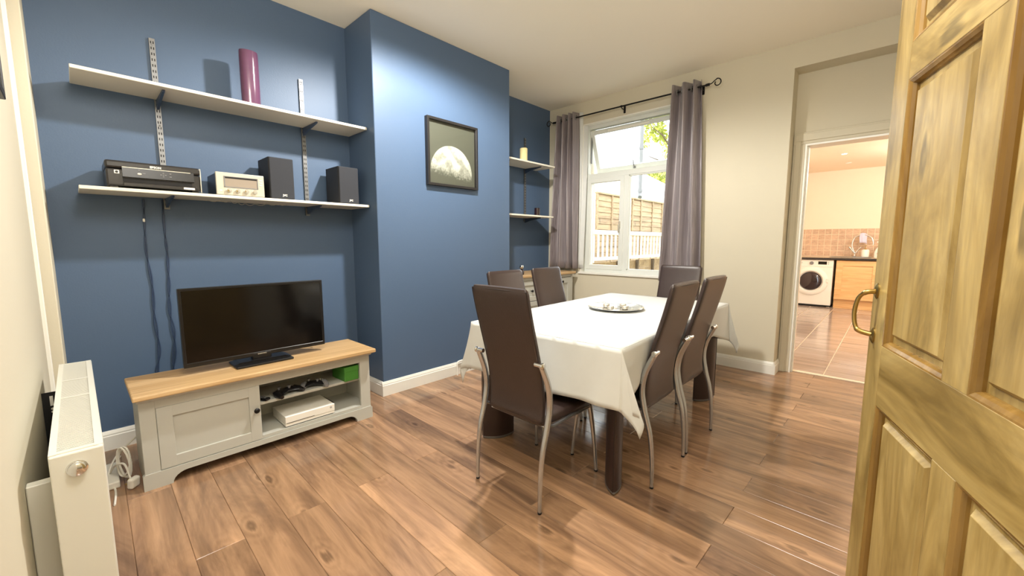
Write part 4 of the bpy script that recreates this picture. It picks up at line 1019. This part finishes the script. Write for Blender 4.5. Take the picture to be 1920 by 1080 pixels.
# base unit, worktop, tap, bottles
t = thing('base_unit', 'maple-fronted kitchen base unit right of the washing machine', 'kitchen unit', (-0.465, 9.71, 0))
obj('carcass', box(-0.30, 0.30, -0.262, 0.25, 0.15, 0.868), 'maple', t)
o = obj('plinth', box(-0.30, 0.30, -0.235, -0.215, 0.0, 0.158), 'maple', t)
bm = new()
for a in ((-0.298, -0.205, 0.168, 0.866), (0.205, 0.298, 0.168, 0.866)): add_box(bm, a[0], a[1], -0.29, -0.268, a[2], a[3], bev=0.002)
for a in ((-0.21, 0.21, 0.168, 0.268), (-0.21, 0.21, 0.775, 0.866)): add_box(bm, a[0], a[1], -0.2895, -0.268, a[2], a[3], bev=0.002)
d = obj('door', bm, 'maple', t); obj('door_panel', box(-0.215, 0.215, -0.278, -0.266, 0.26, 0.78), 'maple', d)
t = thing('base_unit', 'second maple kitchen base unit, hidden behind the pine door', 'kitchen unit', (0.52, 9.71, 0))
obj('carcass', box(-0.68, 0.67, -0.262, 0.25, 0.15, 0.868), 'maple', t); obj('plinth', box(-0.68, 0.67, -0.235, -0.215, 0, 0.158), 'maple', t)
bm = new()
for x0 in (-0.676, 0.0): add_box(bm, x0, x0 + 0.668, -0.29, -0.268, 0.168, 0.866, bev=0.002)
obj('door', bm, 'maple', t)
t = thing('worktop', 'pale kitchen worktop with a dark front edge', 'worktop', (-0.12, 9.69, 0.880))
obj('slab', box(-1.31, 1.31, -0.288, 0.283, 0.0, 0.040, bev=0.003), 'counter', t)
obj('front_edge', box(-1.31, 1.31, -0.298, -0.286, -0.001, 0.036, bev=0.002), 'counterdark', t)
t = thing('sink', 'stainless steel sink and drainer set in the kitchen worktop', 'sink', (-0.50, 9.68, 0.921))
bm = new(); add_box(bm, -0.38, 0.20, -0.22, 0.20, 0.0, 0.005, bev=0.002)
for k in range(6): add_box(bm, -0.35 + k * 0.045, -0.335 + k * 0.045, -0.17, 0.15, 0.004, 0.009, bev=0.002)
obj('drainer', bm, 'steel', t)
obj('bowl_rim', tube([(-0.05, -0.17, 0.006), (0.16, -0.17, 0.006), (0.18, -0.05, 0.006), (0.16, 0.06, 0.006), (-0.05, 0.06, 0.006), (-0.07, -0.05, 0.006)], 0.006, 6, closed=True), 'steel', t)
t = thing('mixer_tap', 'chrome swan-neck mixer tap behind the kitchen sink', 'tap', (-0.545, 9.80, 0.926))
bm = new(); add_lathe(bm, [(0.026, 0), (0.026, 0.012), (0.016, 0.022), (0.015, 0.06), (0.017, 0.075)], 14)
add_tube(bm, curve([(0, 0, 0.07), (-0.04, 0, 0.18), (-0.042, 0, 0.28), (0.0, 0, 0.37), (0.11, -0.02, 0.405), (0.21, -0.04, 0.36), (0.245, -0.05, 0.27), (0.243, -0.05, 0.22)], 6), 0.013, 10)
obj('spout', bm, 'chrome', t, True)
for s_ in (-1, 1): obj('lever', tube([(0, 0, 0.06), (0.045 * s_, 0, 0.13), (0.085 * s_, 0, 0.185)], [0.011, 0.010, 0.013], 8), 'chrome', t, True)
t = thing('dishcloth', 'lavender dishcloth hanging over the kitchen tap', 'cloth', (-0.445, 9.78, 1.349))
bm = new(); rows_ = []
for j in range(15):
    q = j / 14; a = PI * q
    if q < 0.35: z = -0.16 + 0.16 * q / 0.35; y = -0.017
    elif q < 0.65: aa = (q - 0.35) / 0.3 * PI; z = 0.016 * math.sin(aa); y = -0.017 * math.cos(aa)
    else: z = -0.13 * (q - 0.65) / 0.35; y = 0.017
    rows_.append([bm.verts.new((-0.045 + 0.10 * i / 8 + 0.004 * math.sin(z * 30), y + 0.004 * math.sin(i * 1.3), z - 0.06 * (i / 8 - 0.35) ** 2)) for i in range(9)])
for j in range(14):
    for i in range(8): bm.faces.new((rows_[j][i], rows_[j][i + 1], rows_[j + 1][i + 1], rows_[j + 1][i]))
o = obj('fabric', bm, 'lavender', t, True); md = o.modifiers.new('thick', 'SOLIDIFY'); md.thickness = 0.003
t = thing('soap_dispenser', 'cream soap dispenser jar beside the kitchen tap', 'dispenser', (-0.395, 9.73, 0.930))
obj('jar', lathe([(0.048, 0), (0.056, 0.004), (0.056, 0.12), (0.050, 0.132), (0.030, 0.138), (0.002, 0.138)], 18), 'white', t, True)
bm = lathe([(0.012, 0.137), (0.012, 0.165), (0.004, 0.167), (0.004, 0.20), (0.015, 0.203), (0.015, 0.212), (0.001, 0.213)], 12); add_tube(bm, [(0, 0, 0.207), (-0.05, 0, 0.205), (-0.055, 0, 0.195)], 0.005, 6)
obj('pump', bm, 'brass', t, True)
t = thing('spray_bottle', 'white cleaning bottle with a red label on the worktop', 'bottle', (-0.215, 9.73, 0.921))
bm = new(); rings = []
for z, hw, hy in ((0, .055, .03), (.006, .062, .034), (.10, .064, .034), (.15, .050, .030), (.19, .030, .022), (.23, .022, .018), (.245, .018, .016)): rings.append([Vector((hw * math.cos(a) + 0.02 * (z / .25) ** 2, hy * math.sin(a), z)) for a in [2 * PI * k / 18 for k in range(18)]])
add_loft(bm, rings); obj('body', bm, 'white', t, True)
bm = new(); add_box(bm, 0.0, 0.045, -0.014, 0.014, 0.24, 0.29, bev=0.006); add_box(bm, -0.035, 0.01, -0.010, 0.010, 0.268, 0.290, bev=0.004); add_box(bm, -0.018, -0.008, -0.006, 0.006, 0.225, 0.272, bev=0.003)
obj('trigger', bm, 'white', t)
obj('label_patch', lathe([(0.032, -0.0345), (0.032, -0.0362), (0.001, -0.0364)], 16, 'Y', (0.012, 0, 0.075)), 'red', t)
for x, y, lab in ((-0.686, 8.181, 'brightly lit kitchen downlight, nearer the doorway'), (-0.70, 9.15, 'small dim kitchen downlight, nearer the tiled end wall')):
    t = thing('downlight', lab, 'downlight', (x, y, 2.545))
    obj('bezel', lathe([(0.030, -0.001), (0.032, -0.006), (0.042, -0.007), (0.045, -0.003), (0.045, -0.0005)], 24), 'white', t, True)
    obj('bulb', lathe([(0.001, -0.004), (0.028, -0.004), (0.028, -0.002)], 20), 'lampglow' if y < 9 else 'white', t)
for x, y in ((0.55, 8.1), (0.55, 6.3)):
    lamp('kitchen_fill', 'POINT', (x, y, 2.25), KIT_W, (1.0, 0.95, 0.87), 0.06)  # unseen points added to brighten kitchen walls and ceiling evenly
lamp('kitchen_downlight', 'SPOT', (-0.686, 8.181, 2.52), KIT_W * 0.35, (1.0, 0.95, 0.87), 0.03, spot=(math.radians(120), 0.6))

# ------------------------------------------------------------------ garden outside the window
gd = struct('ground', box(-40, 30, 4.56, 60, -0.30, -0.16), 'lawn', label='rough grass garden ground outside', cat='ground')
def fence_panel(label, X, y0, y1, z0, z1, battens):
    t = thing('fence_panel', label, 'fence panel', (X, y0, z0))
    me = None; h = 0.136; k = 0
    Lp = y1 - y0
    bm = new(); add_loft(bm, [[Vector((-Lp / 2, a, b_)) for a, b_ in ((0.0, 0.0), (0.026, 0.0), (0.010, 0.155), (0.003, 0.155))], [Vector((Lp / 2, a, b_)) for a, b_ in ((0.0, 0.0), (0.026, 0.0), (0.010, 0.155), (0.003, 0.155))]])
    bmesh.ops.recalc_face_normals(bm, faces=bm.faces[:]); me = bpy.data.meshes.new('slat'); bm.to_mesh(me); bm.free(); me.materials.append(M['fencewood'])
    n = int((z1 - z0 - 0.04) / h)
    for k in range(n):
        o = bpy.data.objects.new('slat', me); C.objects.link(o); o.parent = t; o.location = (0, Lp / 2, k * h); o.rotation_euler = (0, 0, -PI / 2)
    for yb in battens: obj('batten', box(0.004, 0.045, yb - y0 - 0.03, yb - y0 + 0.03, -0.02, n * h + 0.02), 'fencewood', t)
    obj('capping', box(-0.02, 0.055, 0, Lp, n * h + 0.015, n * h + 0.055), 'fencewood', t)
    obj('gravel_board', box(-0.012, 0.012, 0, Lp, -z0 - 0.15, 0.0), 'fencewood', t)
    return t
FX = -5.2
fence_panel('lapped timber fence panel seen at the casement edge by the left curtain', FX, 6.22, 8.08, 0.55, 2.46, (6.26, 6.9, 7.5, 8.04))
fence_panel('lapped timber fence panel seen through the left casement', FX, 8.40, 10.24, 0.55, 2.46, (8.44, 9.13, 9.75, 10.2))
fence_panel('lapped timber fence panel seen through the fixed pane', FX, 10.28, 12.12, 0.55, 2.46, (10.70, 11.42, 12.08))
fence_panel('lapped timber fence panel seen between the fixed pane and the right curtain', FX, 12.16, 14.0, 0.55, 2.46, (12.2, 12.8, 13.4, 13.96))
t = thing('garden_railing', 'white painted timber railing outside in front of the fence', 'railing', (-3.8, 5.85, 0))
obj('handrail', box(-0.035, 0.035, 0.0, 4.2, 1.335, 1.41), 'whitewood', t)
obj('bottom_rail', box(-0.03, 0.03, 0.0, 4.2, 0.88, 0.935), 'whitewood', t)
bl = None
for k in range(27):
    y = 0.12 + 0.15 * k
    if bl is None:
        bl = obj('baluster', box(-0.010, 0.010, -0.019, 0.019, 0.93, 1.34), 'whitewood', t, loc=(0, y, 0))
    else:
        o = bl.copy(); C.objects.link(o); o.parent = t; o.location = (0, y, 0)
for y in (0.0, 4.2): obj('newel_post', box(-0.045, 0.045, y - 0.045, y + 0.045, -0.16, 1.42), 'whitewood', t)
t = thing('deck_skirting', 'yellowish low timber boarding with dark posts below the railing', 'boarding', (-3.95, 6.0, 0))
for k in range(4): obj('plank', box(-0.012, 0.012, 0, 5.0, 0.16 + 0.17 * k, 0.32 + 0.17 * k), 'fencewood', t)
for y in (0.2, 1.2, 2.0, 2.75, 3.5, 4.5): obj('post', box(0.012, 0.06, y - 0.03, y + 0.03, -0.16, 0.84), 'bark', t)
t = thing('neighbour_house', 'white rendered house wall beyond the fence with a grey downpipe', 'house', (-6.95, 14.2, -0.2), 0.46)
obj('wall', box(-9, 0, 0.0, 4.0, 0, 8.5), 'render', t)
dp = obj('downpipe', tube([(0.02, -0.09, 3.1), (0.02, -0.09, 8.3)], 0.065, 10), 'pipe', t, True)
bm = new()
for z in (3.2, 4.7, 6.6): add_tube(bm, [(0.02, -0.09, z), (0.02, -0.09, z + 0.09)], 0.085, 10)
add_tube(bm, [(0.02, -0.09, 3.12), (0.02, -0.22, 3.0)], 0.075, 8)
obj('pipe_collar', bm, 'pipe', dp)
obj('eaves', box(-9.2, 0.2, -0.2, 4.2, 8.4, 8.6), 'gloss', t)
t = thing('outbuilding', 'low white outbuilding with a pale sloping roof behind the fence', 'outbuilding', (-6.0, 19.0, -0.2))
obj('wall', prism([(-4.0, 0), (0.0, 0), (0.0, 2.62), (-4.0, 4.88)], 'Y', 0, 1.9), 'render', t)
obj('roof', prism([(-4.2, 4.99), (-4.2, 5.11), (0.3, 2.57), (0.3, 2.45)], 'Y', -0.25, 2.05), 'roof', t)
t = thing('garden_tree', 'leafy yellow-green tree behind the neighbouring house', 'tree', (-9.6, 24.0, -0.2))
bm = tube(curve([(0, 0, 0), (0.05, 0, 2), (-0.1, 0.1, 4.5), (0.1, 0, 7.5)], 4), [0.22] * 5 + [0.16] * 4 + [0.08] * 4, 8)
for k in range(9):
    a = k * 2.4; z = 4 + 0.4 * k; add_tube(bm, [(0, 0, z - .5), (1.0 * math.cos(a), 1.0 * math.sin(a), z + .6), (1.8 * math.cos(a), 1.8 * math.sin(a), z + 1.0)], [0.07, 0.04, 0.015], 5)
obj('trunk', bm, 'bark', t, True)
bm = new(); rr_ = random.Random(11)
cl = [(rr_.uniform(-2.0, 2.6), rr_.uniform(-1.8, 1.8), rr_.uniform(3.6, 10.0), rr_.uniform(0.5, 0.95)) for _ in range(46)]
for cx, cy, cz, cr in cl:
    for _ in range(260):
        u = Vector((rr_.gauss(0, 1), rr_.gauss(0, 1), rr_.gauss(0, 1))).normalized() * cr * rr_.uniform(0.55, 1.0)
        p = Vector((cx, cy, cz)) + u; s_ = rr_.uniform(0.045, 0.085)
        a = Vector((rr_.gauss(0, 1), rr_.gauss(0, 1), rr_.gauss(0, 1))).normalized(); b_ = a.cross(Vector((rr_.gauss(0, 1), rr_.gauss(0, 1), rr_.gauss(0, 1)))).normalized()
        vv = [bm.verts.new(p + a * s_ * 1.6), bm.verts.new(p + b_ * s_), bm.verts.new(p - a * s_ * 1.6), bm.verts.new(p - b_ * s_)]
        bm.faces.new(vv)
o = obj('foliage', bm, 'leaf', t); o['kind'] = 'stuff'
